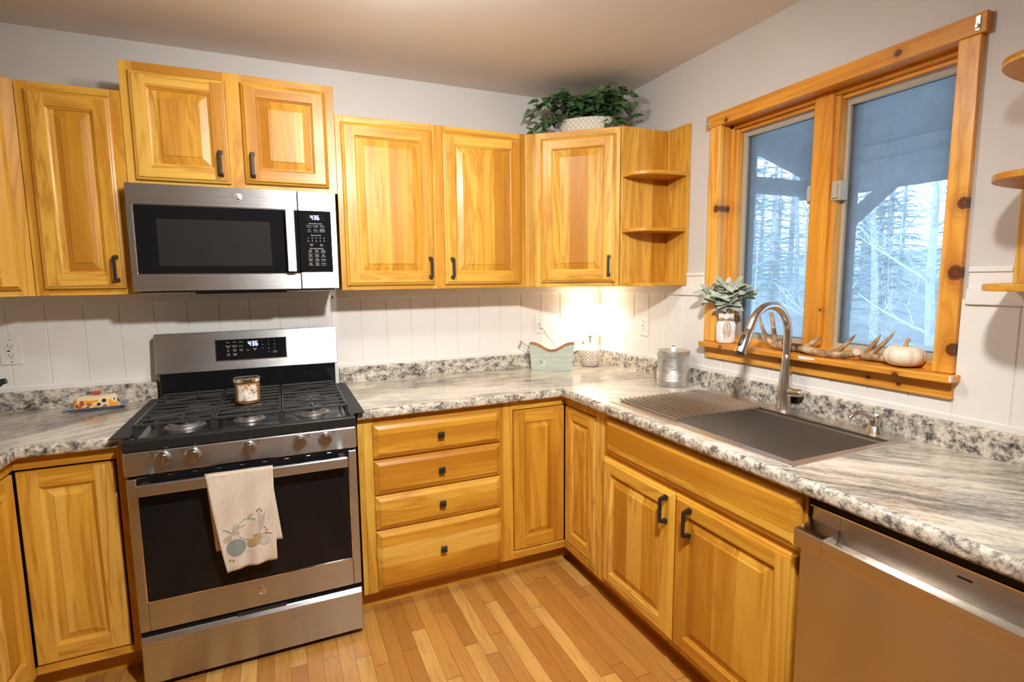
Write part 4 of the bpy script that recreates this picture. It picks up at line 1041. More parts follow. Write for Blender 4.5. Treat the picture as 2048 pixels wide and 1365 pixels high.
# ------------------------------------------------------------------ metal bucket
t = thing('metal_bucket', 'pale aqua tin bucket with a curved rim and wood-grip handles, beside the lamp', 'bucket', (-.434, -.158, CT), R(-29))
k = N('aqua_painted_tin'); n_ = k.noise(k.mapping(k.obj(), scale=(6, 6, 90)), 1, 3)
M['aqua'] = k.fin(k.ramp(n_, [(.3, (.40, .47, .40)), (.7, (.52, .58, .49))]), .5)
M['rust'] = plain('copper_brown_tin', (.42, .20, .075), .5, var=.2)
def rim_z(u): return .152-.044*(0.5-0.5*cos(2*pi*u))**1.3
g = G(); nb = 24
def wall(yb, yt, flip): return [[(-.114+.228*u, yb, .0008), (-.126+.252*u, yt, rim_z(u))] for u in [i/nb for i in range(nb+1)]]
fr = wall(-.044, -.050, 0); bk = wall(.044, .050, 0)
g.grid(fr, 0); g.grid(bk, 0); g.quad([fr[0][0], fr[0][1], bk[0][1], bk[0][0]]); g.quad([fr[-1][0], fr[-1][1], bk[-1][1], bk[-1][0]]); g.quad([fr[0][0], bk[0][0], bk[-1][0], fr[-1][0]])
g.obj('tub', M['aqua'], t, smooth=30, fix=False)
g = G(); e = .0012
fi = [[(x*.985, y*(1-.03), z+e) for x, y, z in r] for r in fr]; bi = [[(x*.985, y*(1-.03), z+e) for x, y, z in r] for r in bk]
g.grid(fi, 0); g.grid(bi, 0); g.quad([fi[0][0], fi[0][1], bi[0][1], bi[0][0]]); g.quad([fi[-1][0], fi[-1][1], bi[-1][1], bi[-1][0]]); g.quad([fi[0][0], bi[0][0], bi[-1][0], fi[-1][0]])
part_label(g.obj('lining', M['rust'], t, smooth=30, fix=False), 'copper-brown inside')
g = G(); lp = [r[1] for r in fr]+[bk[-1][1]]+[r[1] for r in reversed(bk)]+[fr[0][1]]
g.tube(lp, .0018, 6); g.obj('rolled_rim', M['rust'], t, smooth=60)
for s in (-1, 1):
    g = G()
    for y in (-.022, .022): g.tube([(s*.126, y, .128), (s*.150, y, .143), (s*.176, y, .158)], .0016, 6)
    h = g.obj('handle', M['galv'], t, smooth=60)
    g = G(); g.tube([(s*.176, -.030, .158), (s*.176, -.028, .158), (s*.176, 0, .158), (s*.176, .028, .158), (s*.176, .030, .158)], [.003, .006, .0065, .006, .003], 12)
    part_label(g.obj('grip', plain('wood_grip', (.50, .26, .08), .5), h, smooth=50), 'turned wood grip')
g = G(); yq = lambda x, z: -.044-.006*z/rim_z((x+.120)/.240)-.0007
def flat(g, pts, m=0): g.quad([(x, yq(x, z), z) for x, z in pts], m)
for s, m_ in ((-1, 0), (1, 1)):
    cxx, cz = -.050, .036
    flat(g, [(cxx, cz), (cxx+s*.006, cz+.020), (cxx+s*.016, cz+.026), (cxx+s*.019, cz+.016), (cxx+s*.010, cz+.004)], m_)
    flat(g, [(cxx, cz), (cxx+s*.010, cz+.002), (cxx+s*.012, cz-.008), (cxx+s*.004, cz-.012)], 1)
for i in range(6): flat(g, [(.006+.0075*i, .058), (.0085+.0075*i, .058), (.0085+.0075*i, .071-.003*(i % 3)), (.006+.0075*i, .071-.003*(i % 3))], 1)
flat(g, [(.0, .050), (.058, .052), (.058, .0535), (.0, .0515)], 2); flat(g, [(-.02, .018), (.02, .019), (.02, .0205), (-.02, .0195)], 2)
g.obj('printed_butterfly', [plain('print_grey_green', (.26, .33, .29), .6), plain('print_cream', (.70, .66, .58), .6), plain('print_sage', (.36, .43, .36), .6)], t, fix=False)

# ------------------------------------------------------------------ canister
t = thing('canister', 'galvanised metal canister with a strap-handled lid, at the far end of the sink', 'canister', (-.121, -.800, CT))
g = G(); pr = [(.070, .0006), (.0735, .003), (.0735, .022)]
for i in range(5):
    z0 = .026+.0085*i; pr += [(.0735, z0), (.0755, z0+.0042)]
pr += [(.0735, .0695), (.0735, .147)]
g.lathe(pr, 56); cb = g.obj('can', M['galv'], t, smooth=35)
g = G(); g.lathe([(.0765, .146), (.0785, .147), (.0785, .150), (.0765, .1515), (.0765, .168), (.0745, .1705), (0, .1715)], 56); li = g.obj('lid', M['galv'], t, smooth=35)
g = G(); a0 = R(48)
pts = [(-.018, .1715), (-.014, .188), (-.009, .193), (.009, .193), (.014, .188), (.018, .1715)]
rows = [[(x*cos(a0)+s*.009*-sin(a0), x*sin(a0)+s*.009*cos(a0), z) for x, z in pts] for s in (-1, 1)]
rows2 = [[(x*.9*cos(a0)+s*.009*-sin(a0), x*.9*sin(a0)+s*.009*cos(a0), z-.002) for x, z in pts] for s in (1, -1)]
g.grid(rows+rows2, closed_v=True); g.obj('lid_handle', M['galv'], li, smooth=20)
g = G()
def on_can(u, z): a = R(228)+u/.0735; return (.0741*cos(a), .0741*sin(a), z)
def script(pts, r=.0011):
    P_ = [];
    for (a, b), (c, d) in zip(pts[:-1], pts[1:]):
        for k_ in range(3): P_.append(on_can(a+(c-a)*k_/3, b+(d-b)*k_/3))
    P_.append(on_can(*pts[-1])); g.tube(P_, r, 6)
script([(-.014, .094), (-.012, .105), (-.008, .106), (-.006, .097), (-.004, .104), (-.001, .105), (.001, .097), (.004, .103), (.006, .104)])
script([(-.010, .084), (-.007, .090), (-.003, .088), (-.004, .082), (-.008, .082), (-.002, .084), (.002, .090), (.004, .083), (.007, .089), (.009, .083), (.012, .096), (.014, .100), (.014, .088)])
part_label(g.obj('embossed_script', M['chrome'], cb, smooth=60), 'raised script lettering')

# ------------------------------------------------------------------ candle on the range
t = thing('jar_candle', 'three-wick jar candle with a chrome lid standing on the range grate', 'candle', (-1.990, -.452, .9525))
M['wax'] = plain('amber_glass_jar', (.40, .19, .065), .12, 0, .6, .4, var=.1)
g = G(); g.lathe([(.043, .0006), (.045, .003), (.0455, .008), (.0470, .083), (.0475, .086)], 48); j = g.obj('glass_jar', M['wax'], t, smooth=40)
g = G(); g.lathe([(.0452, .0062), (.0462, .010), (.0450, .0102)], 48, caps=False); part_label(g.obj('glass_foot', M['chrome'], j, smooth=40), 'bright glass foot')
g = G(); g.lathe([(.0490, .084), (.0505, .086), (.0505, .0990), (.049, .1005), (.044, .0985), (0, .0985)], 48); g.obj('lid', M['chrome'], t, smooth=35)
k = N('paper_label'); n1 = k.noise(k.obj(), 38, 3, .6); n2 = k.noise(k.obj(), 75, 2)
cc = k.ramp(n1, [(.36, (.20, .085, .04)), (.42, (.60, .46, .34)), (.50, (.72, .66, .58)), (.60, (.80, .77, .73))])
M['label'] = k.fin(k.mix(k.math('GREATER_THAN', n2, .66), cc, (.34, .20, .16)), .5)
g = G(); a1 = math.atan2(CAM_POS.y+.452, CAM_POS.x+1.990); rows = []
for i in range(17):
    a = a1-.82+1.64*i/16; rows.append([((.0458+z*.018)*cos(a), (.0458+z*.018)*sin(a), z) for z in (.012, .045, .076)])
g.grid(rows); part_label(g.obj('label', M['label'], j, smooth=60, fix=False), 'pale printed label')

# ------------------------------------------------------------------ butter dish
t = thing('butter_dish', 'flower-painted butter dish with a red knob on the left worktop', 'butter dish', (-2.575, -.125, CT), R(3))
M['blueglaze'] = (lambda k: k.fin(k.ramp(k.noise(k.obj(), 70, 2), [(.4, (.16, .20, .26)), (.56, (.30, .34, .40)), (.68, (.06, .09, .28))]), .25, 0, .5, .3))(N('blue_glazed_rim'))
rr_ = lambda a, b, z, c=.02: [(sx*(a-c)+c*cos(q), sy*(b-c)+c*sin(q), z) for sx, sy, q0 in ((1, 1, 0), (-1, 1, pi/2), (-1, -1, pi), (1, -1, 1.5*pi)) for q in (q0, q0+pi/4, q0+pi/2)]
g = G(); g.grid([rr_(.085, .040, .0006), rr_(.098, .052, .012), rr_(.106, .060, .016), rr_(.104, .058, .018), rr_(.085, .042, .008)], closed_u=True); g.quad(rr_(.085, .040, .0006)); g.quad(rr_(.085, .042, .008))
g.obj('plate', M['blueglaze'], t, smooth=50)
k = N('painted_flowers_ceramic'); zz = k.sep(k.obj())[2]
vo = k.n('TexVoronoi', feature='F1'); k.set(vo.inputs['Vector'], k.obj()); vo.inputs['Scale'].default_value = 58
pal = k.ramp(k.sep(vo.outputs['Color'])[0], [(0, (.85, .32, .02)), (.25, (.85, .55, .06)), (.42, (.42, .05, .02)), (.55, (.10, .16, .04)), (.68, (.02, .03, .05)), (.78, (.75, .55, .12)), (.9, (.50, .10, .03))], 'CONSTANT')
blob = k.math('LESS_THAN', vo.outputs['Distance'], .58)
low = k.math('LESS_THAN', k.math('ADD', zz, k.math('MULTIPLY', k.noise(k.obj(), 40, 2), .016)), .052)
M['flowers'] = k.fin(k.mix(k.math('MULTIPLY', blob, low), (.78, .62, .40), pal), .18, 0, .5, .5)
g = G(); g.grid([rr_(.080, .037, .0085), rr_(.080, .037, .012), rr_(.076, .033, .040), rr_(.070, .028, .053), rr_(.060, .020, .058, .015), rr_(.03, .01, .059, .005)], closed_u=True); g.quad(rr_(.03, .01, .059, .005))
dm = g.obj('cover', M['flowers'], t, smooth=50)
g = G(); g.prism([(-.008, .058), (.008, .058), (.019, .072), (.020, .076), (-.020, .076), (-.019, .072)], -.010, .010, ax='y'); part_label(g.obj('knob', plain('red_glaze', (.45, .07, .055), .25, 0, .5, .3), dm, bevel=.004), 'red knob')

# ------------------------------------------------------------------ kettle at the left edge
t = thing('kettle', 'black kettle just entering at the left picture edge beside the outlet', 'kettle', (-2.962, -.190, CT))
g = G(); g.lathe([(.083, .0008), (.086, .004), (.078, .030), (.071, .09), (.062, .15), (.060, .170)], 40); kb = g.obj('body', M['blackplastic'], t, smooth=40)
g = G(); g.lathe([(.062, .170), (.060, .182), (.03, .192), (0, .193)], 32); g.obj('lid', M['blackplastic'], t, smooth=40)
g = G(); g.tube([(.055, .01, .110), (.085, .012, .132), (.108, .012, .148), (.122, .012, .151)], [.020, .016, .012, .011], 16); part_label(g.obj('spout', M['blackplastic'], t, smooth=50), 'short black spout')
g = G(); g.tube([(-.05, 0, .16), (-.10, 0, .165), (-.115, 0, .12), (-.10, 0, .06), (-.075, 0, .04)], .009, 12); g.obj('handle', M['blackplastic'], t, smooth=50)

# ------------------------------------------------------------------ towel on the oven handle
t = thing('dish_towel', 'cream tea towel with a pumpkin print hanging from the oven handle', 'towel', (-2.01, -.79, .60))
def tw(u, v):
    """u 0..1 across, v 0..1 down the front; towel surface in world space"""
    x0 = -2.117+.035*v+.010*v*v; x1 = -1.907-.003*v
    x = x0+(x1-x0)*u
    z = .776-.345*v-.014*v*(1-u)+.010*v*sin(u*3.0)-.020*max(0, v-.75)*sin(pi*u)
    if u < .10: pass
    y = -.7825-.004*sin(u*9+v*2.0)*v**.6-.006*sin(u*17+1+3*v)*(.25+v)*.5+.003*sin(v*14+u*6)*.6-.004
    return Vector((x, y, z))
g = G(); nu, nv = 36, 44; rows = []
for j in range(6):      # over the bar
    a = j/5; rows.append([Vector((tw(i/nu, 0).x, -.755-.031*sin(a*pi/2)-.0003, .7705+.0055*cos(a*pi/2)*1.0+.0)) if j < 5 else tw(i/nu, 0) for i in range(nu+1)])
for j in range(1, nv+1): rows.append([tw(i/nu, j/nv) for i in range(nu+1)])
g.grid(rows)
o = g.obj('front_panel', (lambda k: k.fin(k.ramp(k.noise(k.obj(), 120, 2), [(.3, (.56, .48, .385)), (.7, (.63, .55, .45))]), .95, 0, .1, bump=k.noise(k.obj(), 500, 2), bump_d=.001, bump_s=.2))(N('cream_cotton')), t, world=True, smooth=70, fix=False)
so = o.modifiers.new('cloth', 'SOLIDIFY'); so.thickness = .0016; so.offset = 1
g = G(); rows = []
for j in range(25):
    v = j/24; rows.append([Vector((-2.123+.018*v+(.206+.010*v)*u, -.754+.0015*sin(u*11+v*3), .776-.285*v)) for u in [i/20 for i in range(21)]])
g.grid(rows); o2 = g.obj('back_panel', o.data.materials[0], t, world=True, smooth=70, fix=False)
so = o2.modifiers.new('cloth', 'SOLIDIFY'); so.thickness = .0016; so.offset = -1
g = G()
def tp(u, v): return tw(u, v)+Vector((0, -.0009, 0))
def stroke(pts, w, m):
    L = [Vector((a, b, 0)) for a, b in pts]; k_ = len(L); rows = [[], []]
    for i, p in enumerate(L):
        d = (L[min(i+1, k_-1)]-L[max(i-1, 0)]); d = Vector((d.x*.21, d.y*.35, 0)).normalized(); n_ = Vector((-d.y, d.x, 0))
        ww = w*(.35+.65*sin(pi*(i+.5)/k_)); rows[0].append(tp(p.x+n_.x*ww/.21, p.y+n_.y*ww/.35)); rows[1].append(tp(p.x-n_.x*ww/.21, p.y-n_.y*ww/.35))
    g.grid(rows, m)
def ell(cu, cv, ru, rv, a0=0, a1=2*pi, n=22, rot=0):
    out = []
    for i in range(n+1):
        a = a0+(a1-a0)*i/n; x, y = ru*cos(a)*.21, rv*sin(a)*.35
        out.append((cu+(x*cos(rot)-y*sin(rot))/.21, cv+(x*sin(rot)+y*cos(rot))/.35))
    return out
def blob(cu, cv, ru, rv, m, rot=0):
    e = ell(cu, cv, ru, rv, n=20, rot=rot)[:-1]
    for f in (0, .5):
        pass
    rows = [[tp(cu+(a-cu)*f, cv+(b-cv)*f) for a, b in e] for f in (1, .66, .33, .02)]
    g.grid(rows, m, closed_u=True)
blob(.53, .62, .20, .115, 4)
for ru in (.20, .13, .05): stroke(ell(.53, .62, ru, .118), .0009, 0)
stroke([(.52, .505), (.56, .48), (.63, .455)], .0026, 2); stroke([(.40, .535), (.47, .505), (.53, .51), (.60, .505), (.66, .515)], .0020, 1)
blob(.26, .775, .17, .085, 1)
for ru in (.17, .11, .05): stroke(ell(.26, .775, ru, .086, rot=.25), .0012, 0)
blob(.60, .745, .16, .050, 2, -.55); stroke(ell(.60, .745, .16, .050, rot=-.55), .001, 5); stroke(ell(.60, .745, .09, .050, rot=-.55), .0008, 5)
blob(.78, .765, .10, .045, 3); stroke(ell(.78, .765, .10, .045), .0008, 0)
for k_ in range(4): stroke([(.25+.03*k_, .645), (.26+.045*k_, .585), (.33+.05*k_, .53+.01*k_)], .0022, 1)
stroke([(.24, .62), (.14, .575), (.08, .565)], .0022, 1)
for k_ in range(9):
    stroke([(.70+.01*k_, .66-.02*k_), (.78+.008*k_, .62-.022*k_)], .0012, 1 if k_ % 2 else 3); stroke([(.70+.01*k_, .66-.02*k_), (.66+.012*k_, .615-.022*k_)], .0011, 3)
stroke([(.69, .70), (.72, .60), (.73, .50), (.72, .44)], .0008, 0)
for cu, cv in ((.70, .43), (.735, .415), (.77, .435), (.80, .63), (.83, .66), (.10, .885), (.16, .90)): blob(cu, cv, .018, .010, 5)
for k_ in range(6): stroke([(.10+.02*k_, .70-.004*k_), (.06+.03*k_, .655-.006*k_)], .001, 5); stroke([(.75+.02*k_, .70), (.80+.025*k_, .67+.008*k_)], .001, 5)
for k_ in range(5): stroke([(.33+.08*k_, .86+.004*k_), (.40+.08*k_, .84)], .0009, 3)
stroke([(.02, .965), (.25, .972), (.5, .965), (.75, .968), (.98, .962)], .0008, 3)
for i in range(len(g.v)): pass
pm = [plain('print_line_grey', (.20, .21, .19), .9), plain('print_blue_grey', (.22, .26, .235), .9), plain('print_ochre', (.42, .30, .13), .9), plain('print_pale_grey', (.45, .42, .36), .9), plain('print_cream_pumpkin', (.62, .53, .42), .9), plain('print_rust', (.24, .11, .06), .9)]
g.shift((2.01, .79, -.60)); g.obj('printed_pumpkins', pm, o, fix=False)

# ------------------------------------------------------------------ outlets
def outlet(label, loc, rz):
    t = thing('wall_outlet', label, 'outlet', loc, rz, group='wall outlets')
    g = G(); g.prism([(-.035, -.057), (.035, -.057), (.035, .057), (-.035, .057)], -.0055, -.0002, ax='y'); g.obj('cover_plate', M['plastic_white'], t, bevel=.002)
    g = G(); g.box(-.0165, .0165, -.0075, -.005, -.034, .034); ins_ = g.obj('receptacle', M['plastic_white'], t, bevel=.0015)
    g = G()
    for s in (-1, 1):
        z = s*.020
        g.box(-.0075, -.0055, -.0080, -.0074, z-.004+.002, z+.004+.002); g.box(.0055, .0072, -.0080, -.0074, z-.003+.002, z+.003+.002); g.lathe([(.0022, -.0074), (.0022, -.0080)], 10, (0, 0, z-.007), ax='y')
    g.box(-.010, -.001, -.0080, -.0074, -.003, .003); g.obj('slots', M['print_dark'], ins_)
    g = G()
    for z in (-.046, .046): g.lathe([(.003, -.0054), (.003, -.0062), (0, -.0064)], 12, (0, 0, z), ax='y')
    g.obj('screw', M['nickel'], t)
outlet('white outlet at the left edge of the back wall', (-2.876, -PB, 1.164), 0)
outlet('white outlet above the bucket with the lamp plug in it', (-.432, -PB, 1.168), 0)
outlet('empty white outlet on the window wall between the lamp and the canister', (-PB, -.444, 1.170), -pi/2)

# ------------------------------------------------------------------ window sill: vase, antlers, pumpkin
SZ = 1.1355
t = thing('vase', 'white jar vase tied with twine holding grey-green leaves on the window sill', 'vase', (-.010, -1.008, SZ))
g = G(); g.lathe([(.034, .0006), (.038, .004), (.0405, .015), (.0405, .082), (.036, .096), (.0275, .104), (.0275, .109), (.0320, .111), (.0325, .132), (.0300, .134), (.0270, .131), (.0260, .105), (0, .10)], 44); g.obj('jar', M['ceramic'], t, smooth=45)
g = G()
for i in range(3): g.lathe([(.0285+.0022*cos(a), .1045+.0038*i-.004+.0022*sin(a)) for a in [2*pi*k_/8 for k_ in range(9)]], 30, caps=False)
ad = math.atan2(CAM_POS.y+1.008, CAM_POS.x+.01)
for i in range(7):
    a = ad+.12+.14*sin(i*2.1); r0 = .030; L = .045+.012*(i % 3)
    g.tube([(r0*cos(a), r0*sin(a), .106), (.040*cos(a+.08*(i-3)), .040*sin(a+.08*(i-3)), .092), (.0435*cos(a+.13*(i-3)), .0435*sin(a+.13*(i-3)), .106-L*.7), (.0425*cos(a+.10*(i-3)), .0425*sin(a+.10*(i-3)), .106-L-.02)], .0015, 6)
for s in (-1, 1): g.tube([(.030*cos(ad), .030*sin(ad), .106), (.040*cos(ad+.5*s), .040*sin(ad+.5*s), .118), (.046*cos(ad+.75*s), .046*sin(ad+.75*s), .108), (.031*cos(ad+.15*s), .031*sin(ad+.15*s), .104)], .0016, 6)
g.obj('twine_bow', M['twine'], t, smooth=60)
rnd = random.Random(3); g = G(); gs = G()
vx = Vector((-sin(ad), cos(ad), 0)); vy = Vector((cos(ad), sin(ad), 0))    # across the view, towards the viewer
for i in range(15):
    u = -1+2*(i+.5)/15; u += rnd.uniform(-.1, .1); H = rnd.uniform(.075, .15)*(1-.30*u*u); S = u*rnd.uniform(.058, .088)
    q = [Vector((0, 0, .10)), vx*(-S*.25)+vy*rnd.uniform(-.01, .02)+Vector((0, 0, .135+H*.35)), vx*(-S*.65)+vy*rnd.uniform(-.02, .04)+Vector((0, 0, .135+H*.8)), vx*(-S)+vy*rnd.uniform(-.02, .05)+Vector((0, 0, .135+H*.95-abs(u)*.012))]
    gs.tube(q, .0015, 6)
    for j, p in enumerate(q[1:]):
        for s in ((-1, 1) if j < 2 else (-1, 1, 0)):
            d = vx*(-S*4+s*.55+rnd.uniform(-.2, .2))+vy*rnd.uniform(-.1, .6)+Vector((0, 0, rnd.uniform(-.15, .75)))
            leaf(g, p, d, vy*.6+Vector((0, 0, .8)), rnd.uniform(.038, .062), rnd.uniform(.0115, .018), 0, rnd.uniform(.1, .6), rnd.uniform(.1, .4), 'round')
gl_ = g.obj('leaf_sprigs', M['sage'], t, smooth=60, fix=False); gs.obj('sprig_stems', M['sage'], gl_, smooth=60)

def spl(pts, n=6):
    """Catmull-Rom through (x, y, z, r)"""
    P_ = [Vector(p) for p in pts]; P_ = [P_[0]*2-P_[1]]+P_+[P_[-1]*2-P_[-2]]; out = []
    for i in range(1, len(P_)-2):
        a, b, c, d = P_[i-1:i+3]
        for k_ in range(n):
            u = k_/n; out.append(.5*((2*b)+(c-a)*u+(2*a-5*b+4*c-d)*u*u+(3*b-a-3*c+d)*u**3))
    out.append(P_[-2]); return out
k = N('antler_bone'); zz = k.noise(k.mapping(k.obj(), scale=(30, 30, 30)), 1, 4, .6); z3 = k.sep(k.obj())[2]
M['antler'] = k.fin(k.ramp(zz, [(.3, (.14, .075, .032)), (.48, (.34, .21, .105)), (.62, (.55, .42, .27))]), .5, 0, .4, bump=zz, bump_d=.003, bump_s=.4)
M['burr'] = plain('dark_antler_burr', (.07, .035, .02), .9, var=.4)
M['bone'] = plain('pale_cut_bone', (.56, .46, .34), .6, var=.15)
def antler(label, loc, beams, burr=None, cut=None):
    t = thing('antler', label, 'antler', loc, group='shed antlers on the sill')
    g = G()
    for b in beams:
        s = spl([(p[0]-loc[0], p[1]-loc[1], p[2]-loc[2], p[3]) for p in b])
        pts = [Vector((p[0], p[1], p[2])) for p in s]; rad = [max(.0012, p[3]) for p in s]; g.tube(pts, rad, 12)
    g.obj('beam', M['antler'], t, smooth=60)
    if burr:
        q = G(); a, b, r = burr; a = Vector(a)-Vector(loc); b = Vector(b)-Vector(loc); rr2 = random.Random(5); n_ = 9
        q.tube([a.lerp(b, i/n_) for i in range(n_+1)], [r*(.75+.45*rr2.random())*(.6 if i in (0, n_) else 1) for i in range(n_+1)], 14); part_label(q.obj('burr', M['burr'], t, smooth=30), 'dark rough burr')
    if cut:
        q = G(); a, b, r = cut; a = Vector(a)-Vector(loc); b = Vector(b)-Vector(loc); q.tube([a, a.lerp(b, .97), b], [r, r, r*.9], 18); part_label(q.obj('cut_base', M['bone'], t, smooth=35), 'pale sawn end')
z0 = SZ
antler('antler with a dark rough base lying on the sill behind the faucet', (.0, -1.29, z0),
       [[(.004, -1.385, z0+.016, .012), (-.002, -1.33, z0+.014, .0125), (-.008, -1.275, z0+.014, .012), (-.004, -1.235, z0+.030, .0105), (.004, -1.20, z0+.062, .008), (.010, -1.176, z0+.100, .006), (.015, -1.165, z0+.132, .0015)],
        [(-.006, -1.262, z0+.016, .011), (.008, -1.245, z0+.050, .0095), (.022, -1.226, z0+.090, .0085), (.028, -1.212, z0+.128, .008), (.030, -1.204, z0+.145, .008)],
        [(-.006, -1.275, z0+.015, .009), (.014, -1.284, z0+.045, .007), (.022, -1.290, z0+.072, .005), (.027, -1.296, z0+.094, .0012)]],
       burr=((.006, -1.300, z0+.015), (.006, -1.408, z0+.016), .0155))
antler('long curved antler with three upright tines lying in front of the mullion', (-.012, -1.50, z0),
       [[(-.022, -1.400, z0+.022, .016), (-.026, -1.43, z0+.016, .0145), (-.030, -1.49, z0+.013, .013), (-.026, -1.55, z0+.016, .0125), (-.018, -1.602, z0+.028, .012)],
        [(-.022, -1.405, z0+.024, .012), (-.014, -1.425, z0+.044, .009), (-.012, -1.448, z0+.064, .0065), (-.014, -1.458, z0+.078, .0015)],
        [(-.028, -1.490, z0+.014, .011), (-.022, -1.525, z0+.026, .0095), (-.016, -1.552, z0+.052, .007), (-.012, -1.572, z0+.080, .0045), (-.010, -1.582, z0+.092, .001)]],
       burr=None, cut=((-.018, -1.590, z0+.026), (-.045, -1.610, z0+.036), .0125))
antler('small antler piece with two pointed tines standing just left of the pumpkin', (.015, -1.64, z0),
       [[(.012, -1.590, z0+.017, .012), (.010, -1.625, z0+.016, .0118), (.012, -1.672, z0+.018, .011)],
        [(.012, -1.600, z0+.018, .011), (.016, -1.618, z0+.048, .0085), (.020, -1.634, z0+.076, .006), (.022, -1.644, z0+.096, .001)],
        [(.014, -1.612, z0+.018, .010), (.026, -1.640, z0+.052, .008), (.034, -1.666, z0+.088, .005), (.038, -1.680, z0+.112, .001)]],
       cut=((.012, -1.662, z0+.017), (.010, -1.682, z0+.018), .0118))
t = thing('pumpkin', 'small cream-white pumpkin on the right end of the window sill', 'pumpkin', (-.002, -1.733, SZ))
g = G(); rows = []; n_ = 60
for j in range(17):
    ph_ = -pi/2+pi*j/16; row = []
    for i in range(n_):
        a = 2*pi*i/n_; rib = 1-.085*(1-abs(sin(4.5*a+.3)))**1.8*cos(ph_)**.5
        r = .0575*cos(ph_)**.72*rib; dip = -.014*math.exp(-(r/.017)**2)*(1 if ph_ > 0 else -.7)
        row.append((r*cos(a), r*sin(a), .0360+.0355*sin(ph_)+dip))
    rows.append(row)
g.grid(rows, closed_u=True); g.shift((0, 0, .0012))
pk = g.obj('fruit', (lambda k: k.fin(k.ramp(k.noise(k.obj(), 30, 3), [(.3, (.76, .64, .47)), (.7, (.84, .75, .60))]), .38, 0, .5, .2))(N('white_pumpkin_skin')), t, smooth=70)
g = G(); g.tube([(0, 0, .055), (.0, -.002, .068), (.001, -.004, .080), (.004, -.008, .091), (.005, -.009, .0925)], [.011, .0062, .0052, .0062, .0058], 10); part_label(g.obj('stem', plain('dry_stem', (.50, .30, .14), .8, var=.25), t, smooth=50), 'dry tan stem')

# ------------------------------------------------------------------ ceiling lights (out of frame): the dome, plus an added fill spot
t = thing('ceiling_light', 'flush dome ceiling light above the middle of the kitchen', 'ceiling light', (MAIN_LAMP[0], MAIN_LAMP[1], CEIL))
g = G(); g.lathe([(.165, -.0006), (.165, -.020), (.155, -.022)], 40); g.obj('base_pan', M['nickel'], t, smooth=40)
g = G(); g.lathe([(.150, -.0225), (.148, -.040), (.125, -.060), (.08, -.074), (.03, -.081), (0, -.082)], 32, caps=False); g.obj('glass_dome', M['dome'], t, smooth=60)
t = thing('fill_spotlight', 'added unseen ceiling fill lamp at the rear of the room', 'ceiling light', (FILL_LAMP[0], FILL_LAMP[1], CEIL))
g = G(); g.lathe([(.055, -.0006), (.055, -.015), (.012, -.018), (.012, -.075)], 28); g.obj('mount', M['plastic_white'], t, smooth=40)
q = SPOT_AIM.to_track_quat('-Z', 'Y').to_matrix()
g = G(); g.lathe([(.0, .115), (.040, .112), (.048, .10), (.055, .012), (.052, .012), (.046, .09), (0, .095)], 28); g.v = [tuple(q @ Vector(p_) + Vector((0, 0, -.19))) for p_ in g.v]; g.obj('fill_lamp_head', M['plastic_white'], t, smooth=40)

# ------------------------------------------------------------------ outdoors: porch, woods
M['porchwood'] = (lambda k: k.fin(k.ramp(k.noise(k.mapping(k.obj(), scale=(2, 2, 2)), 6, 3), [(.3, (.07, .07, .074)), (.7, (.105, .105, .11))]), .8, 0, .2))(N('weathered_porch_wood'))
M['bark'] = plain('grey_bark', (.46, .45, .46), .9, 0, .1, var=.35)
M['bark_pale'] = plain('pale_birch_bark', (.58, .58, .59), .9, 0, .1, var=.15)
M['needles'] = leaf_mat('conifer_needles', [(.26, .38, .38), (.34, .46, .46), (.42, .52, .52)], .8, 2)
M['rustleaf'] = leaf_mat('dead_beech_leaves', [(.48, .36, .30), (.60, .48, .40)], .8, 2)
g = G(); n = 26; rr3 = random.Random(2); rows = []
for i in range(n):
    x = .35+(i/(n-1))**1.7*70
    rows.append([(x, -25+4.2*j, -1.1+max(0, x-14)*.10+rr3.uniform(-.12, .12)*(1 if x > 3 else .1)) for j in range(26)])
g.grid(rows); struct(g.obj('ground', (lambda k: k.fin(k.ramp(k.noise(k.obj(), 1.6, 5, .65), [(.3, (.30, .30, .30)), (.6, (.45, .44, .43)), (.75, (.60, .60, .62))]), .95, 0, .1))(N('leaf_litter_and_snow')), smooth=60, fix=False))
t = thing('porch_roof', 'grey timber porch roof with eave beam, post and brace outside the window', 'porch')
PX, PY = 3.20, 1.0
def zr(x): return 2.61+(PX-x)*.29
PWD = M['porchwood']
g = G()
for i in range(17):
    x0 = .16+i*.20; x1 = x0+.192
    g.prism([(x0, zr(x0)), (x1, zr(x1)), (x1, zr(x1)+.02), (x0, zr(x0)+.02)], -4.5, PY+.12, ax='y')
g.obj('ceiling_boards', PWD, t)
g = G(); g.prism([(.16, zr(.16)+.03), (3.62, zr(3.62)+.03), (3.62, zr(3.62)+.06), (.16, zr(.16)+.06)], -4.5, PY+.25, ax='y'); g.obj('roof_deck', PWD, t)
g = G(); g.box(PX-.07, PX+.07, -4.5, PY+.07, 2.205, 2.455); g.obj('eave_beam', PWD, t, bevel=.006)
g = G(); g.box(PX-.02, PX+.02, -4.5, PY-.04, 2.455, 2.60); g.obj('blocking_board', PWD, t)
g = G(); g.box(.16, PX-.07, PY-.06, PY+.06, 2.235, 2.375); g.obj('tie_beam', PWD, t, bevel=.006)
g = G(); g.prism([(.16, zr(.16)-.205), (3.70, zr(3.70)-.205), (3.70, zr(3.70)), (.16, zr(.16))], PY-.03, PY+.06, ax='y'); g.obj('end_rafter', PWD, t, bevel=.004)
g = G(); g.box(PX-.07, PX+.07, .73, .92, -.9, 2.205); g.obj('post', PWD, t, bevel=.006)
g = G(); g.prism([(.19, 2.205), (.34, 2.205), (.74, 1.872), (.74, 1.735)], PX-.05, PX+.05, ax='x'); g.obj('brace', PWD, t, bevel=.004)
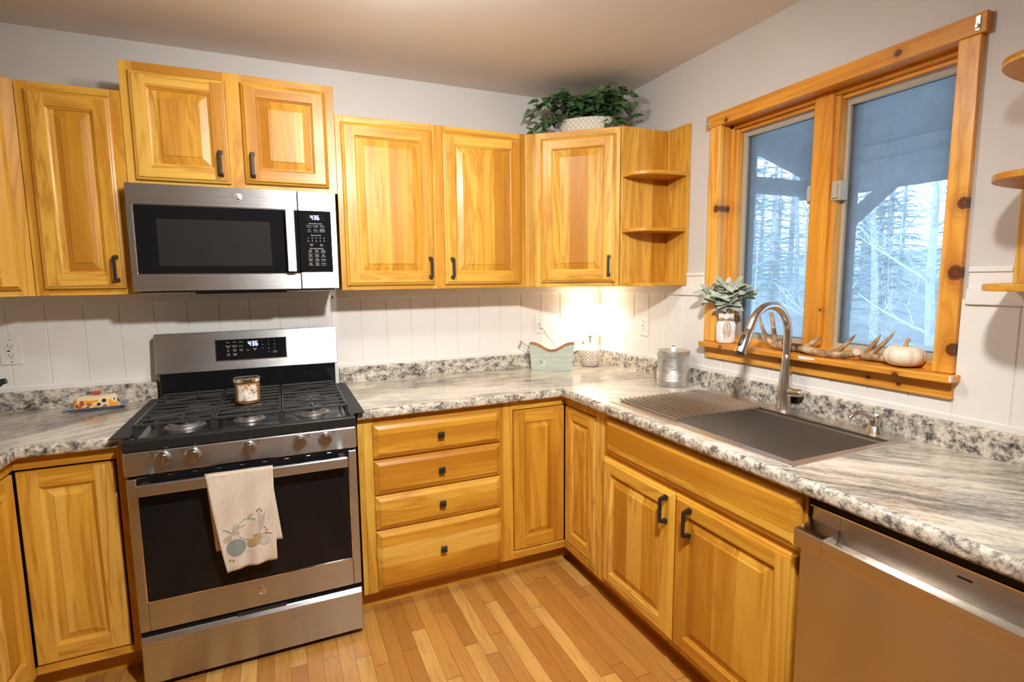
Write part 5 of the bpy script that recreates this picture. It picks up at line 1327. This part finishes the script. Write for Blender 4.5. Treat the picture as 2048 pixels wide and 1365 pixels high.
t = thing('wind_chime', 'pale metal wind chime tubes hanging from the porch rafter, left pane', 'wind chime', (1.20, -.50, 1.82))
g = G(); g.lathe([(.028, 0), (.028, .008)], 20); g.obj('top_disc', M['plastic_white'], t)
for i in range(4):
    a = i*pi/2+.4; L = (.41, .37, .40, .36)[i]
    g = G(); g.tube([(.020*cos(a), .020*sin(a), -.03), (.020*cos(a), .020*sin(a), -.03-L)], .0065, 8); g.obj('tube', M['plastic_white'], t, smooth=50)
g = G(); g.tube([(0, 0, .008), (0, 0, 1.03)], .0015, 5)
for i in range(4):
    a = i*pi/2+.4; g.tube([(.020*cos(a), .020*sin(a), 0), (.020*cos(a), .020*sin(a), -.03)], .001, 4)
g.obj('cord', M['blackmetal'], t)

def branchy(g, p, d, L, r, depth, rr, spread=.6, lift=.25, kids=(3, 5), m=0, tips=None, n=4):
    pts = [Vector(p)]; d = Vector(d).normalized(); k_ = 5
    for i in range(k_):
        d = (d+Vector((rr.uniform(-.12, .12), rr.uniform(-.12, .12), rr.uniform(-.05, .1)))).normalized(); pts.append(pts[-1]+d*L/k_)
    g.tube(pts, [r*(1-.75*i/k_) for i in range(k_+1)], max(n, 3) if depth else 3, m, caps=False)
    if tips is not None and depth <= 1: tips += [(q, d) for q in pts[2:]]
    if depth <= 0: return
    for i in range(rr.randint(*kids)):
        u = rr.uniform(.3, .98); q = pts[0].lerp(pts[-1], u) if False else pts[min(k_, int(u*k_))]
        s = Vector((rr.uniform(-1, 1), rr.uniform(-1, 1), rr.uniform(-.1, .5)+lift)).normalized()
        branchy(g, q, (d*(1-spread)+s*spread), L*rr.uniform(.35, .6), r*.42, depth-1, rr, spread, lift, kids, m, tips, 3)
def bare_tree(name, lb, cat, grp, H, r, seed, mat, leaves=None, kids=(9, 12), lean=0):
    rr = random.Random(seed); t = thing(name, lb, cat, (0, 0, 0), group=grp); g = G(); pts = []; p = Vector((0, 0, -.3)); d = Vector((lean, 0, 1)).normalized()
    for i in range(11):
        pts.append(p.copy()); d = (d+Vector((rr.uniform(-.05, .05), rr.uniform(-.05, .05), .05))).normalized(); p = p+d*H/10
    g.tube(pts, [r*(1-.85*i/10) for i in range(11)], 9, caps=False); tk = g.obj('trunk', mat, t, smooth=60)
    g = G(); tips = []
    for i in range(rr.randint(*kids)):
        u = rr.uniform(.18, .98); q = pts[int(u*10)]; a = rr.uniform(0, 2*pi)
        branchy(g, q, (cos(a), sin(a), rr.uniform(.3, 1.1)), H*(1-u*.6)*rr.uniform(.16, .30), r*(1-.8*u)*.5, 2, rr, .62, .3, (3, 4), 0, tips)
    br = g.obj('branches', mat, t, smooth=60, fix=False)
    if leaves:
        g = G()
        for q, d in tips:
            if rr.random() < leaves: leaf(g, q, (rr.uniform(-1, 1), rr.uniform(-1, 1), -.4), (0, 0, 1), .06, .016, n=3)
        g.obj('dead_leaves', M['rustleaf'], t, fix=False)
    return t
def conifer(name, lb, H, seed):
    rr = random.Random(seed); t = thing(name, lb, 'tree', (0, 0, 0), group='conifers in the woods')
    g = G(); g.tube([(0, 0, -.3), (0, 0, H*.5), (0, 0, H)], [H*.016, H*.010, .01], 8, caps=False); g.obj('trunk', M['bark'], t, smooth=60)
    g = G(); gn = G(); z = H*.14
    while z < H*.98:
        R_ = H*.17*(1-z/H)**.8+.12; nb_ = rr.randint(4, 6)
        for i in range(nb_):
            a = rr.uniform(0, 2*pi); L = R_*rr.uniform(.7, 1.15); dr = rr.uniform(-.05, .5)
            pts = [Vector((cos(a)*L*u, sin(a)*L*u, z-L*dr*u*u+.06*L*u)) for u in (0, .25, .5, .75, 1)]
            g.tube(pts, [.02, .015, .011, .008, .004], 4, caps=False)
            for u_ in range(2, 37):
                u = u_/3
                q = pts[0].lerp(pts[-1], u/12); q.z = z-L*dr*(u/12)**2+.06*L*u/12
                for s in (-1, 1):
                    w = L*.17*(1-.55*u/12)*rr.uniform(.6, 1.1); dd = Vector((cos(a+s*1.0), sin(a+s*1.0), -.22+rr.uniform(-.15, .15))); pp = Vector((-dd.y, dd.x, rr.uniform(-.3, .3)))*(.014+.006*L)
                    gn.quad([q, q+dd*w*.5+pp, q+dd*w, q+dd*w*.5-pp])
        z += H*.026*rr.uniform(.5, 1.5)
    g.obj('boughs', M['bark'], t, fix=False); gn.obj('needles', M['needles'], t, fix=False); return t
def ground_z(x): return -1.1+max(0, x-14)*.10
protos = [
    conifer('conifer_tree', 'tall blue-green conifer in the woods beyond the porch', 11.0, 1), conifer('conifer_tree', 'tall blue-green conifer in the woods beyond the porch', 8.5, 9),
    bare_tree('bare_tree', 'bare grey tree with fine twigs in the woods beyond the porch', 'tree', 'bare trees in the woods', 10, .12, 3, M['bark']),
    bare_tree('bare_tree', 'bare grey tree with fine twigs in the woods beyond the porch', 'tree', 'bare trees in the woods', 8, .08, 4, M['bark_pale']),
    bare_tree('sapling', 'thin bare sapling with a few dead leaves beyond the porch', 'sapling', 'saplings at the edge of the woods', 4.2, .035, 5, M['bark_pale'], leaves=.20, kids=(9, 13)),
    bare_tree('sapling', 'thin bare sapling with a few dead leaves beyond the porch', 'sapling', 'saplings at the edge of the woods', 3.4, .028, 6, M['bark'], leaves=.12, kids=(9, 13)),
]
rr = random.Random(11); used = set()
def plant(k_, x, y, sc=1.0):
    p = protos[k_]
    if k_ in used: p = copy_tree(p)
    used.add(k_); p.location = (x, y, ground_z(x)); p.rotation_euler = (0, 0, rr.uniform(0, 6.28)); p.scale = (sc, sc, sc)
def wedge(x, s): return CAM_POS.y+(.44+.52*s)*(x-CAM_POS.x)
bare_big = bare_tree('birch_tree', 'slender pale forked birch seen at the right of the right pane', 'tree', None, 9, .085, 8, M['bark_pale'], lean=.05)
bare_big.location = (8.5, wedge(8.5, .12), ground_z(8.5))
spots = []
def scatter(n, x0, x1, kinds, gap, sc, s0=0, s1=1):
    done = 0
    for _ in range(400):
        if done >= n: break
        x = rr.uniform(x0, x1); y = wedge(x, s0+(s1-s0)*rr.random())
        if all((x-a)**2+(y-b)**2 > (gap+c)**2*1.0 for a, b, c in spots):
            spots.append((x, y, gap)); plant(kinds[done % len(kinds)], x, y, rr.uniform(*sc)); done += 1
spots.append((8.5, wedge(8.5, .12), .5))
scatter(5, 11, 16, (2, 3), .9, (.8, 1.1))
scatter(8, 13, 20, (0, 1), 1.35, (.75, 1.0))
scatter(14, 21, 36, (0, 1), 1.95, (.9, 1.2))
scatter(7, 18, 30, (2, 3), 1.2, (.9, 1.2))
scatter(9, 11, 17, (4, 5), .6, (.8, 1.1))
